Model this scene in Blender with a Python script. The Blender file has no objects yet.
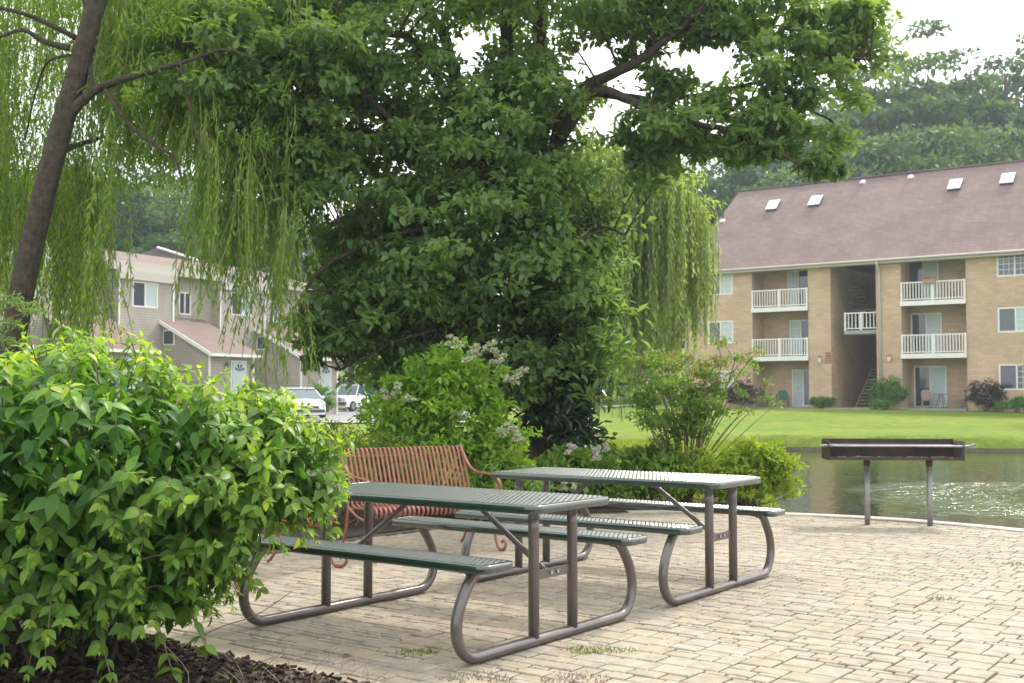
import bpy, bmesh, math, random
import numpy as np
from mathutils import Vector, Matrix
random.seed(7); rng = np.random.default_rng(11)
R = math.radians; PI = math.pi
S = bpy.context.scene; C = S.collection

# ------------------------------------------------------------------ camera
F, PITCH, EYE = 1155.0, 0.0465, 1.325
cd = bpy.data.cameras.new('camera'); cam = bpy.data.objects.new('camera', cd); C.objects.link(cam)
cam.location = (0, 0, EYE); cam.rotation_euler = (PI/2 + PITCH, 0, 0)
cd.sensor_width = 36; cd.lens = 36*F/1024; cd.clip_end = 1500; cd.clip_start = .05
cd.dof.use_dof = True; cd.dof.focus_distance = 6.6; cd.dof.aperture_fstop = 5.6
S.camera = cam
# ------------------------------------------------------------------ sky and sun
SUN_EL, SUN_AZ = R(50), R(42)          # azimuth clockwise from +Y
w = bpy.data.worlds.new('World'); S.world = w; w.use_nodes = True
nt = w.node_tree; nt.nodes.clear()
out = nt.nodes.new('ShaderNodeOutputWorld')
sky = nt.nodes.new('ShaderNodeTexSky'); sky.sky_type = 'NISHITA'; sky.sun_disc = False
sky.sun_elevation = SUN_EL; sky.sun_rotation = SUN_AZ; sky.dust_density = 4
b1 = nt.nodes.new('ShaderNodeBackground'); b1.inputs[1].default_value = .06
nt.links.new(sky.outputs[0], b1.inputs[0])
b2 = nt.nodes.new('ShaderNodeBackground'); b2.inputs[0].default_value = (1, 1, .985, 1); b2.inputs[1].default_value = .9
ad = nt.nodes.new('ShaderNodeAddShader')
nt.links.new(b1.outputs[0], ad.inputs[0]); nt.links.new(b2.outputs[0], ad.inputs[1]); nt.links.new(ad.outputs[0], out.inputs[0])
sl = bpy.data.lights.new('sun', 'SUN'); sl.energy = 2.2; sl.angle = R(8); sl.color = (1, .95, .86)
so = bpy.data.objects.new('sun', sl); C.objects.link(so)
sd = Vector((math.sin(SUN_AZ)*math.cos(SUN_EL), math.cos(SUN_AZ)*math.cos(SUN_EL), math.sin(SUN_EL)))
so.rotation_euler = sd.to_track_quat('Z', 'Y').to_euler()
S.view_settings.view_transform = 'Standard'; S.view_settings.look = 'None'
S.view_settings.gamma = 1; S.view_settings.exposure = 0.9
S.render.engine = 'CYCLES'
S.cycles.max_bounces = 6; S.cycles.transparent_max_bounces = 8; S.cycles.volume_bounces = 0

# ------------------------------------------------------------------ helpers
def at(px, py, Y):
    "point at distance Y that a picture position corresponds to (used to take measurements)"
    dx = (px-512)/F; dz = -(py-341.5)/F
    yy = math.cos(PITCH)-dz*math.sin(PITCH); zz = math.sin(PITCH)+dz*math.cos(PITCH)
    t = Y/yy
    return Vector((dx*t, Y, EYE+zz*t))

def tag(o, label=None, cat=None, group=None, kind=None):
    if label: o['label'] = label
    if cat: o['category'] = cat
    if group: o['group'] = group
    if kind: o['kind'] = kind
    return o
def thing(name, label, cat, loc=(0,0,0), rz=0, group=None):
    o = bpy.data.objects.new(name, None); C.objects.link(o); o.empty_display_size = .2
    o.location = loc; o.rotation_euler = (0, 0, rz)
    return tag(o, label, cat, group)
def copy_tree(o, parent=None):
    c = o.copy(); C.objects.link(c)
    if parent: c.parent = parent
    for ch in list(o.children): copy_tree(ch, c)
    return c

class MB:
    def __init__(s): s.v = []; s.f = []
    def add(s, vs, fs):
        n = len(s.v); s.v += [tuple(v) for v in vs]; s.f += [tuple(i+n for i in f) for f in fs]; return s
    def box(s, x0, x1, y0, y1, z0, z1, M=None):
        vs = [Vector((x, y, z)) for z in (z0, z1) for y in (y0, y1) for x in (x0, x1)]
        if M: vs = [M @ v for v in vs]
        return s.add(vs, [(0,2,3,1), (4,5,7,6), (0,1,5,4), (2,6,7,3), (0,4,6,2), (1,3,7,5)])
    def cbox(s, c, sx, sy, sz, M=None):
        return s.box(c[0]-sx/2, c[0]+sx/2, c[1]-sy/2, c[1]+sy/2, c[2]-sz/2, c[2]+sz/2, M)
    def tube(s, pts, r, n=8, cap=True, flat=None):
        pts = [Vector(p) for p in pts]; k = len(pts)
        rr = list(r) if hasattr(r, '__len__') else [r]*k
        vs = []; up = None
        for i, p in enumerate(pts):
            t = (pts[min(i+1, k-1)]-pts[max(i-1, 0)])
            if t.length < 1e-9: t = Vector((0, 0, 1))
            t.normalize()
            if up is None:
                a = Vector((0, 0, 1)) if abs(t.z) < .9 else Vector((1, 0, 0))
                up = (a-t*a.dot(t)).normalized()
            else:
                up = (up-t*up.dot(t))
                up = up.normalized() if up.length > 1e-6 else Vector((1, 0, 0))
            b = t.cross(up)
            for j in range(n):
                q = 2*PI*j/n
                a1, a2 = math.cos(q), math.sin(q)
                if flat: a1 *= flat
                vs.append(p+(up*a1+b*a2)*rr[i])
        fs = []
        for i in range(k-1):
            for j in range(n):
                fs.append((i*n+j, i*n+(j+1) % n, (i+1)*n+(j+1) % n, (i+1)*n+j))
        if cap:
            fs.append(tuple(range(n-1, -1, -1))); fs.append(tuple((k-1)*n+j for j in range(n)))
        return s.add(vs, fs)
    def prism(s, poly, z0, z1, M=None):
        n = len(poly); vs = [Vector((x, y, z)) for z in (z0, z1) for x, y in poly]
        if M: vs = [M @ v for v in vs]
        return s.add(vs, [tuple(range(n-1, -1, -1)), tuple(range(n, 2*n))]+[(i, (i+1) % n, n+(i+1) % n, n+i) for i in range(n)])
    def lathe(s, prof, c=(0,0,0), n=16):
        vs = []
        for r, z in prof:
            for j in range(n): vs.append((c[0]+r*math.cos(2*PI*j/n), c[1]+r*math.sin(2*PI*j/n), c[2]+z))
        fs = [(i*n+j, i*n+(j+1) % n, (i+1)*n+(j+1) % n, (i+1)*n+j) for i in range(len(prof)-1) for j in range(n)]
        return s.add(vs, fs)
    def build(s, name, m, parent=None, smooth=False, bevel=0, tint=None):
        me = bpy.data.meshes.new(name); me.from_pydata(s.v, [], s.f); me.update()
        if smooth: me.shade_smooth()
        if tint is not None:
            a = me.attributes.new('tint', 'FLOAT', 'FACE'); a.data.foreach_set('value', np.asarray(tint, dtype=np.float32))
        me.materials.append(m)
        o = bpy.data.objects.new(name, me); C.objects.link(o)
        if parent: o.parent = parent
        if bevel:
            b = o.modifiers.new('bevel', 'BEVEL'); b.width = bevel; b.segments = 2; b.limit_method = 'ANGLE'
        return o

def spline(P, n=8, closed=False):
    P = [Vector(p) for p in P]; k = len(P); o = []
    for i in range(k if closed else k-1):
        if closed: a, b, c, d = P[i-1], P[i], P[(i+1) % k], P[(i+2) % k]
        else: a, b, c, d = P[max(i-1, 0)], P[i], P[i+1], P[min(i+2, k-1)]
        for j in range(n):
            t = j/n
            o.append(.5*((2*b)+(c-a)*t+(2*a-5*b+4*c-d)*t*t+(3*b-a-3*c+d)*t**3))
    if not closed: o.append(P[-1])
    return o

# ------------------------------------------------------------------ materials
def mat(name, col, rough=.6, metal=0, noise=None, bump=None, spec=.5, coat=0):
    """noise = (scale, colour2, contrast)  bump = (scale, strength, distance)"""
    m = bpy.data.materials.new(name); m.use_nodes = True; t = m.node_tree; p = t.nodes['Principled BSDF']
    p.inputs['Base Color'].default_value = (*col, 1); p.inputs['Roughness'].default_value = rough
    p.inputs['Metallic'].default_value = metal; p.inputs['Specular IOR Level'].default_value = spec
    p.inputs['Coat Weight'].default_value = coat
    tc = t.nodes.new('ShaderNodeTexCoord')
    if noise:
        n = t.nodes.new('ShaderNodeTexNoise'); n.inputs['Scale'].default_value = noise[0]; n.inputs['Detail'].default_value = 6
        n.inputs['Roughness'].default_value = .65
        t.links.new(tc.outputs['Object'], n.inputs['Vector'])
        r = t.nodes.new('ShaderNodeMapRange'); c = noise[2] if len(noise) > 2 else .2
        r.inputs[1].default_value = .5-c; r.inputs[2].default_value = .5+c
        t.links.new(n.outputs[0], r.inputs[0])
        mx = t.nodes.new('ShaderNodeMix'); mx.data_type = 'RGBA'
        mx.inputs[6].default_value = (*col, 1); mx.inputs[7].default_value = (*noise[1], 1)
        t.links.new(r.outputs[0], mx.inputs[0]); t.links.new(mx.outputs[2], p.inputs['Base Color'])
    if bump:
        n = t.nodes.new('ShaderNodeTexNoise'); n.inputs['Scale'].default_value = bump[0]; n.inputs['Detail'].default_value = 5
        t.links.new(tc.outputs['Object'], n.inputs['Vector'])
        b = t.nodes.new('ShaderNodeBump'); b.inputs['Strength'].default_value = bump[1]; b.inputs['Distance'].default_value = bump[2] if len(bump) > 2 else .01
        t.links.new(n.outputs[0], b.inputs['Height']); t.links.new(b.outputs[0], p.inputs['Normal'])
    return m

def leafmat(name, dark, light, trans=.35, rough=.45, tr_col=None, spec=.4, tip=None):
    m = bpy.data.materials.new(name); m.use_nodes = True; t = m.node_tree; p = t.nodes['Principled BSDF']
    a = t.nodes.new('ShaderNodeAttribute'); a.attribute_name = 'tint'
    cr = t.nodes.new('ShaderNodeValToRGB'); e = cr.color_ramp.elements
    e[0].color = (*dark, 1); e[1].color = (*light, 1)
    if tip: 
        e[1].position = .86; x = e.new(1.0); x.color = (*tip, 1)
    t.links.new(a.outputs['Fac'], cr.inputs[0])
    p.inputs['Roughness'].default_value = rough; p.inputs['Specular IOR Level'].default_value = spec
    t.links.new(cr.outputs[0], p.inputs['Base Color'])
    tr = t.nodes.new('ShaderNodeBsdfTranslucent')
    g = t.nodes.new('ShaderNodeMix'); g.data_type = 'RGBA'; g.blend_type = 'MULTIPLY'; g.inputs[0].default_value = 1
    g.inputs[7].default_value = (*(tr_col or (1.7, 1.6, .6)), 1)
    t.links.new(cr.outputs[0], g.inputs[6]); t.links.new(g.outputs[2], tr.inputs[0])
    ms = t.nodes.new('ShaderNodeMixShader'); ms.inputs[0].default_value = trans
    t.links.new(p.outputs[0], ms.inputs[1]); t.links.new(tr.outputs[0], ms.inputs[2])
    t.links.new(ms.outputs[0], t.nodes['Material Output'].inputs[0])
    return m

def tintmat(name, cols, rough=.85, bump=(60, .4, .004), spec=.3, fine=None):
    "per-piece colour picked from cols by the face attribute tint"
    m = bpy.data.materials.new(name); m.use_nodes = True; t = m.node_tree; p = t.nodes['Principled BSDF']
    a = t.nodes.new('ShaderNodeAttribute'); a.attribute_name = 'tint'
    cr = t.nodes.new('ShaderNodeValToRGB'); e = cr.color_ramp.elements
    e[0].color = (*cols[0], 1); e[1].color = (*cols[-1], 1)
    for i, c in enumerate(cols[1:-1]):
        x = e.new((i+1)/(len(cols)-1)); x.color = (*c, 1)
    t.links.new(a.outputs['Fac'], cr.inputs[0])
    tc = t.nodes.new('ShaderNodeTexCoord')
    n = t.nodes.new('ShaderNodeTexNoise'); n.inputs['Scale'].default_value = 9; n.inputs['Detail'].default_value = 8; n.inputs['Roughness'].default_value = .75
    t.links.new(tc.outputs['Object'], n.inputs['Vector'])
    r = t.nodes.new('ShaderNodeMapRange'); r.inputs[1].default_value = .3; r.inputs[2].default_value = .7
    r.inputs[3].default_value = .50; r.inputs[4].default_value = .90
    t.links.new(n.outputs[0], r.inputs[0])
    mx = t.nodes.new('ShaderNodeVectorMath'); mx.operation = 'SCALE'
    t.links.new(cr.outputs[0], mx.inputs[0]); t.links.new(r.outputs[0], mx.inputs['Scale']); t.links.new(mx.outputs[0], p.inputs['Base Color'])
    nb = t.nodes.new('ShaderNodeTexNoise'); nb.inputs['Scale'].default_value = .9; nb.inputs['Detail'].default_value = 5; t.links.new(tc.outputs['Object'], nb.inputs['Vector'])
    rb = t.nodes.new('ShaderNodeMapRange'); rb.inputs[1].default_value = .35; rb.inputs[2].default_value = .6; rb.inputs[3].default_value = .9; rb.inputs[4].default_value = 1.03
    t.links.new(nb.outputs[0], rb.inputs[0])
    mb_ = t.nodes.new('ShaderNodeVectorMath'); mb_.operation = 'SCALE'; t.links.new(mx.outputs[0], mb_.inputs[0]); t.links.new(rb.outputs[0], mb_.inputs['Scale']); t.links.new(mb_.outputs[0], p.inputs['Base Color'])
    p.inputs['Roughness'].default_value = rough; p.inputs['Specular IOR Level'].default_value = spec
    n2 = t.nodes.new('ShaderNodeTexNoise'); n2.inputs['Scale'].default_value = bump[0]; n2.inputs['Detail'].default_value = 6
    t.links.new(tc.outputs['Object'], n2.inputs['Vector'])
    b = t.nodes.new('ShaderNodeBump'); b.inputs['Strength'].default_value = bump[1]; b.inputs['Distance'].default_value = bump[2]
    t.links.new(n2.outputs[0], b.inputs['Height']); t.links.new(b.outputs[0], p.inputs['Normal'])
    return m

def brickmat(name, c1, c2, mortar, bw=.4, bh=.2, blotch=(.25, .3)):
    m = bpy.data.materials.new(name); m.use_nodes = True; t = m.node_tree; p = t.nodes['Principled BSDF']
    tc = t.nodes.new('ShaderNodeTexCoord'); sp = t.nodes.new('ShaderNodeSeparateXYZ'); cb = t.nodes.new('ShaderNodeCombineXYZ')
    ad = t.nodes.new('ShaderNodeMath'); ad.operation = 'ADD'
    t.links.new(tc.outputs['Object'], sp.inputs[0]); t.links.new(sp.outputs[0], ad.inputs[0]); t.links.new(sp.outputs[1], ad.inputs[1])
    t.links.new(ad.outputs[0], cb.inputs[0]); t.links.new(sp.outputs[2], cb.inputs[1])
    br = t.nodes.new('ShaderNodeTexBrick'); br.inputs['Scale'].default_value = 1
    br.inputs['Brick Width'].default_value = bw; br.inputs['Row Height'].default_value = bh; br.inputs['Mortar Size'].default_value = .012
    br.inputs['Color1'].default_value = (*c1, 1); br.inputs['Color2'].default_value = (*c2, 1); br.inputs['Mortar'].default_value = (*mortar, 1)
    t.links.new(cb.outputs[0], br.inputs[0])
    n = t.nodes.new('ShaderNodeTexNoise'); n.inputs['Scale'].default_value = .7; n.inputs['Detail'].default_value = 8
    t.links.new(tc.outputs['Object'], n.inputs[0])
    r = t.nodes.new('ShaderNodeMapRange'); r.inputs[1].default_value = .3; r.inputs[2].default_value = .7; r.inputs[3].default_value = .85; r.inputs[4].default_value = 1.1
    t.links.new(n.outputs[0], r.inputs[0])
    mx = t.nodes.new('ShaderNodeVectorMath'); mx.operation = 'SCALE'
    t.links.new(br.outputs[0], mx.inputs[0]); t.links.new(r.outputs[0], mx.inputs['Scale']); t.links.new(mx.outputs[0], p.inputs['Base Color'])
    p.inputs['Roughness'].default_value = .9
    return m

M = {}
M['green_vinyl'] = mat('green_vinyl', (.010, .027, .021), .24, spec=1, coat=.8, noise=(14, (.016, .040, .032), .25))
M['brown_steel'] = mat('brown_steel', (.155, .132, .13), .3, .4, noise=(5, (.12, .10, .098), .2), bump=(40, .12, .003), coat=.3)
M['galv'] = mat('galv', (.36, .36, .36), .5, .4, noise=(8, (.2, .2, .2), .25))
M['bolt'] = mat('bolt', (.5, .5, .5), .3, .9)
M['red_steel'] = mat('red_steel', (.33, .125, .078), .4, noise=(9, (.23, .08, .05), .2))
M['black_steel'] = mat('black_steel', (.028, .022, .022), .55, .3, noise=(6, (.085, .05, .04), .2), bump=(30, .3, .004))
M['grill_side'] = mat('grill_side', (.26, .25, .25), .55, .4, noise=(7, (.12, .10, .09), .2))
M['rust'] = mat('rust', (.06, .028, .02), .8, noise=(30, (.12, .05, .03), .2))
M['ash'] = mat('ash', (.3, .29, .27), .95, noise=(20, (.08, .07, .06), .12))
M['bark'] = mat('bark', (.04, .031, .025), .95, noise=(14, (.105, .085, .07), .22), spec=.2)
def barkify(m, sc=(12, 12, 1.6), st=1.0):
    t = m.node_tree; p = t.nodes['Principled BSDF']; tc = t.nodes.new('ShaderNodeTexCoord'); mp = t.nodes.new('ShaderNodeMapping')
    mp.inputs['Scale'].default_value = sc; t.links.new(tc.outputs['Object'], mp.inputs[0])
    n = t.nodes.new('ShaderNodeTexNoise'); n.inputs['Scale'].default_value = 2.2; n.inputs['Detail'].default_value = 6
    t.links.new(mp.outputs[0], n.inputs[0])
    b = t.nodes.new('ShaderNodeBump'); b.inputs['Strength'].default_value = st; b.inputs['Distance'].default_value = .05
    t.links.new(n.outputs[0], b.inputs['Height']); t.links.new(b.outputs[0], p.inputs['Normal'])
barkify(M['bark'])
M['stem'] = mat('stem', (.13, .085, .05), .8, noise=(12, (.2, .15, .1), .2))
M['paver'] = tintmat('paver', [(.43, .365, .265), (.47, .41, .305), (.46, .415, .33), (.46, .395, .29), (.485, .40, .30), (.435, .395, .325), (.495, .43, .32), (.41, .355, .27)])
M['joint'] = mat('joint', (.055, .045, .034), .95, noise=(12, (.13, .11, .07), .2), bump=(80, .5, .004))
M['kerb'] = mat('kerb', (.5, .46, .4), .85, noise=(5, (.36, .34, .29), .2), bump=(40, .3, .004))
M['mulch'] = mat('mulch', (.028, .018, .013), .95, noise=(22, (.075, .05, .035), .15), bump=(35, 1, .03))
M['chips'] = tintmat('chips', [(.02, .013, .01), (.05, .03, .02), (.09, .055, .035), (.12, .09, .07), (.17, .14, .12)])
M['asphalt'] = mat('asphalt', (.2, .2, .2), .9, noise=(2, (.26, .26, .25), .2))
M['walk'] = mat('walk', (.5, .48, .44), .9, noise=(2, (.4, .39, .36), .2))
M['mud'] = mat('mud', (.07, .055, .035), .9, noise=(3, (.13, .11, .07), .2))

def grassmat():
    m = bpy.data.materials.new('lawn'); m.use_nodes = True; t = m.node_tree; p = t.nodes['Principled BSDF']
    tc = t.nodes.new('ShaderNodeTexCoord')
    def nz(s, d=6, r=.6):
        n = t.nodes.new('ShaderNodeTexNoise'); n.inputs['Scale'].default_value = s; n.inputs['Detail'].default_value = d; n.inputs['Roughness'].default_value = r
        t.links.new(tc.outputs['Object'], n.inputs[0]); return n
    a = nz(.22, 8, .7); cr = t.nodes.new('ShaderNodeValToRGB'); e = cr.color_ramp.elements
    e[0].position = .3; e[0].color = (.10, .165, .025, 1); e[1].position = .68; e[1].color = (.24, .255, .05, 1)
    x = e.new(.5); x.color = (.16, .235, .028, 1)
    t.links.new(a.outputs[0], cr.inputs[0])
    b = nz(2.5, 10, .8); r = t.nodes.new('ShaderNodeMapRange'); r.inputs[1].default_value = .3; r.inputs[2].default_value = .7; r.inputs[3].default_value = .5; r.inputs[4].default_value = 1.25
    t.links.new(b.outputs[0], r.inputs[0])
    mx = t.nodes.new('ShaderNodeVectorMath'); mx.operation = 'SCALE'
    t.links.new(cr.outputs[0], mx.inputs[0]); t.links.new(r.outputs[0], mx.inputs['Scale']); t.links.new(mx.outputs[0], p.inputs['Base Color'])
    p.inputs['Roughness'].default_value = .9; p.inputs['Specular IOR Level'].default_value = .1
    c = nz(14, 4); bb = t.nodes.new('ShaderNodeBump'); bb.inputs['Strength'].default_value = .8; bb.inputs['Distance'].default_value = .06
    t.links.new(c.outputs[0], bb.inputs['Height']); t.links.new(bb.outputs[0], p.inputs['Normal'])
    return m
M['lawn'] = grassmat()
def watermat():
    m = bpy.data.materials.new('water'); m.use_nodes = True; t = m.node_tree; p = t.nodes['Principled BSDF']
    p.inputs['Base Color'].default_value = (.026, .036, .014, 1); p.inputs['Roughness'].default_value = .03; p.inputs['IOR'].default_value = 1.33
    p.inputs['Specular IOR Level'].default_value = .6
    tc = t.nodes.new('ShaderNodeTexCoord'); mp = t.nodes.new('ShaderNodeMapping'); mp.inputs['Scale'].default_value = (1, 1.3, 1); mp.inputs['Rotation'].default_value = (0, 0, .5)
    t.links.new(tc.outputs['Object'], mp.inputs[0])
    n = t.nodes.new('ShaderNodeTexNoise'); n.inputs['Scale'].default_value = 2.3; n.inputs['Detail'].default_value = 3; n.inputs['Roughness'].default_value = .55
    n2 = t.nodes.new('ShaderNodeTexNoise'); n2.inputs['Scale'].default_value = .16; n2.inputs['Detail'].default_value = 2
    t.links.new(mp.outputs[0], n.inputs[0]); t.links.new(tc.outputs['Object'], n2.inputs[0])
    # a gust of stronger ripples towards the right of the pond
    gd = t.nodes.new('ShaderNodeVectorMath'); gd.operation = 'DISTANCE'; gd.inputs[1].default_value = (11, 20, -.5); t.links.new(tc.outputs['Object'], gd.inputs[0])
    wob = t.nodes.new('ShaderNodeMath'); wob.operation = 'MULTIPLY_ADD'; wob.inputs[1].default_value = 7; t.links.new(n2.outputs[0], wob.inputs[0]); t.links.new(gd.outputs['Value'], wob.inputs[2])
    r = t.nodes.new('ShaderNodeMapRange'); r.inputs[1].default_value = 5.5; r.inputs[2].default_value = 8.6; r.inputs[3].default_value = .85; r.inputs[4].default_value = .016
    t.links.new(wob.outputs[0], r.inputs[0])
    b = t.nodes.new('ShaderNodeBump'); b.inputs['Strength'].default_value = 1
    t.links.new(r.outputs[0], b.inputs['Distance'])
    t.links.new(n.outputs[0], b.inputs['Height']); t.links.new(b.outputs[0], p.inputs['Normal'])
    return m
M['water'] = watermat()
M['block'] = brickmat('tan_block', (.57, .405, .275), (.48, .335, .22), (.41, .33, .25), .4, .16)
M['shingle'] = brickmat('shingle', (.215, .155, .14), (.175, .122, .11), (.15, .10, .09), .35, .16)
M['trim'] = mat('trim', (.78, .77, .74), .5, noise=(3, (.68, .67, .64), .2))
M['cream'] = mat('cream', (.47, .435, .385), .6)
M['glass'] = mat('glass', (.045, .06, .075), .06, spec=.9)
M['blind'] = mat('blind', (.45, .52, .52), .5, spec=.6)
M['concrete'] = mat('concrete', (.34, .34, .33), .9, noise=(3, (.26, .26, .25), .2))
M['dark'] = mat('dark', (.04, .035, .03), .9)
M['wood'] = mat('wood', (.2, .13, .07), .7, noise=(6, (.13, .08, .045), .2))
M['signred'] = mat('sign_red', (.30, .07, .05), .5)
M['flower_o'] = mat('flower_orange', (.65, .2, .07), .6)
M['glow'] = mat('frosted_glass', (.75, .68, .6), .3)
M['siding'] = brickmat('siding', (.38, .34, .295), (.37, .33, .285), (.27, .24, .205), 40, .13)
M['shingle2'] = brickmat('shingle_brown', (.185, .142, .12), (.15, .115, .097), (.18, .11, .09), .35, .14)
M['darkroof'] = mat('dark_roof', (.085, .07, .085), .8, noise=(1, (.12, .1, .12), .2))
M['white_paint'] = mat('white_paint', (.8, .8, .8), .25, spec=.6, coat=.5)
M['rubber'] = mat('rubber', (.02, .02, .02), .8)
M['rim'] = mat('rim', (.45, .45, .47), .35, .7)
M['carglass'] = mat('car_glass', (.05, .09, .1), .05, spec=.9)
M['bumper'] = mat('bumper', (.06, .06, .065), .5)
M['lamp_glass'] = mat('lamp_glass', (.6, .62, .62), .1)
M['plastic_chair'] = mat('plastic_green', (.04, .13, .06), .5)
M['tan_metal'] = mat('tan_metal', (.3, .22, .17), .5)
M['stone'] = mat('stone', (.42, .44, .42), .9, noise=(14, (.24, .26, .25), .15), bump=(25, .6, .01))
M['petal'] = tintmat('petal', [(.50, .58, .28), (.64, .70, .42), (.72, .74, .56)], .6)
M['petal_pink'] = tintmat('petal_pink', [(.80, .70, .64), (.84, .78, .72), (.86, .83, .79)], .6)
M['red_paint'] = mat('red_paint', (.5, .04, .03), .4)
M['dead'] = mat('dead_leaf', (.13, .075, .045), .8)
M['green_stem'] = mat('green_stem', (.17, .2, .06), .7)
M['straw'] = mat('straw', (.27, .22, .16), .8)

L = {}
L['shrub'] = leafmat('leaf_shrub', (.05, .145, .03), (.22, .38, .045), .46, .42, tip=(.38, .48, .08))
L['maple'] = leafmat('leaf_broad', (.092, .175, .078), (.19, .29, .105), .52, .45, tip=(.30, .40, .11))
L['willow'] = leafmat('leaf_willow', (.12, .22, .035), (.26, .38, .07), .5, .5)
L['willow_far'] = leafmat('leaf_willow_pale', (.16, .25, .07), (.34, .44, .16), .5, .5)
L['hyd'] = leafmat('leaf_hydrangea', (.10, .23, .03), (.29, .47, .06), .46, .45, tip=(.38, .46, .08))
L['low'] = leafmat('leaf_low', (.08, .18, .03), (.22, .36, .06), .4, .5)
L['juniper'] = leafmat('leaf_juniper', (.09, .15, .03), (.24, .31, .07), .35, .6)
L['myrtle'] = leafmat('leaf_myrtle', (.07, .15, .03), (.18, .29, .05), .4, .5, tip=(.30, .19, .09))
L['lime'] = leafmat('leaf_lime', (.12, .22, .02), (.30, .40, .04), .4, .5)
L['forest'] = leafmat('leaf_forest', (.03, .07, .03), (.085, .16, .055), .3, .6)
L['forest2'] = leafmat('leaf_forest_light', (.055, .11, .035), (.14, .24, .07), .35, .6)
L['purple'] = leafmat('leaf_purple', (.025, .012, .014), (.07, .04, .035), .2, .6, tr_col=(1.2, .8, .8))
L['round'] = leafmat('leaf_round', (.05, .16, .02), (.12, .28, .035), .3, .6)
L['grass'] = leafmat('blade', (.14, .22, .025), (.32, .37, .06), .4, .6)
L['ivy'] = leafmat('leaf_dark_gloss', (.025, .06, .028), (.065, .13, .055), .12, .25, spec=.6)

# ------------------------------------------------------------------ leaves
TPL = {
 'simple': ([(0,0,0), (.42,-.5,.10), (1,0,-.06), (.42,.5,.10)], [(0,1,2), (0,2,3)]),
 'narrow': ([(0,0,0), (.5,-.5,.02), (1,0,-.04), (.5,.5,.02)], [(0,1,2,3)]),
 'broad': ([(0,0,0), (.32,-.5,.09), (.78,-.33,.02), (1,0,-.13), (.78,.33,.02), (.32,.5,.09)], [(0,1,2,3), (0,3,4,5)]),
 'ovate': ([(0,0,0), (.22,0,.0), (.48,0,-.03), (.76,0,-.11), (1.06,0,-.26), (.18,-.36,.05), (.46,-.5,.05), (.76,-.31,-.05), (.18,.36,.05), (.46,.5,.05), (.76,.31,-.05)],
           [(0,1,5), (1,2,6,5), (2,3,7,6), (3,4,7), (0,8,1), (1,8,9,2), (2,9,10,3), (3,10,4)]),
}
def nrm(a): return a/np.maximum(np.linalg.norm(a, axis=1, keepdims=True), 1e-9)
def leaves(name, P, D, N, Ln, Wd, m, parent=None, shape='simple', tint=None):
    P = np.asarray(P, float); n = len(P); D = nrm(np.asarray(D, float)); N = np.asarray(N, float)
    Sd = nrm(np.cross(D, N)); N = np.cross(Sd, D)
    Ln = np.broadcast_to(Ln, n)[:, None]; Wd = np.broadcast_to(Wd, n)[:, None]
    tv, tf = TPL[shape]; k = len(tv)
    V = np.stack([P+a*Ln*D+b*Wd*Sd+c*Ln*N for a, b, c in tv], axis=1).reshape(-1, 3)
    loops = np.concatenate([np.array(f) for f in tf]); cnt = np.array([len(f) for f in tf])
    LI = (loops[None, :]+(np.arange(n)*k)[:, None]).ravel()
    LT = np.tile(cnt, n); LS = np.concatenate([[0], np.cumsum(LT)[:-1]])
    me = bpy.data.meshes.new(name)
    me.vertices.add(len(V)); me.vertices.foreach_set('co', V.ravel().astype(np.float32))
    me.loops.add(len(LI)); me.loops.foreach_set('vertex_index', LI.astype(np.int32))
    me.polygons.add(len(LT)); me.polygons.foreach_set('loop_start', LS.astype(np.int32)); me.polygons.foreach_set('loop_total', LT.astype(np.int32))
    me.update(calc_edges=True); 
    if shape in ('ovate',): me.shade_smooth()
    a = me.attributes.new('tint', 'FLOAT', 'FACE')
    tt = rng.random(n) if tint is None else np.asarray(tint)
    a.data.foreach_set('value', np.repeat(np.clip(tt, 0, 1), len(tf)).astype(np.float32))
    me.materials.append(m)
    o = bpy.data.objects.new(name, me); C.objects.link(o)
    if parent: o.parent = parent
    return o
def rdir(n):
    return nrm(rng.normal(size=(n, 3)))
def clump_leaves(cs, rs, per, droop=.35, flatz=.75, hang=0):
    "leaf bases, tip directions and normals for clumps with centres cs and radii rs"
    k_ = len(cs); an = rng.uniform(.55, 1.55, (k_, 3)); an[:, 2] *= .8; an = np.repeat(an, per, axis=0)
    cs = np.repeat(np.asarray(cs), per, axis=0); rs = np.repeat(np.asarray(rs), per)[:, None]
    d = rdir(len(cs)); d[:, 2] = np.where(d[:, 2] < -.3, -d[:, 2], d[:, 2])
    rad = rs*(rng.random((len(cs), 1))**.45)
    P = cs+d*rad*an*np.array([1, 1, flatz])
    D = d*.45+rdir(len(cs))*.8+np.array([0, 0, -droop])
    N = np.array([0, 0, 1.0])+rdir(len(cs))*.55+d*.35
    return P, D, N
def shell(c, r, n, lo=.6, hi=1.0, zmin=-1, ymax=None):
    o = []
    while len(o) < n:
        d = rdir(1)[0]
        if d[2] < zmin: continue
        q = np.array(c)+d*np.array(r)*(lo+(hi-lo)*random.random())
        o.append(q)
    return o

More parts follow.
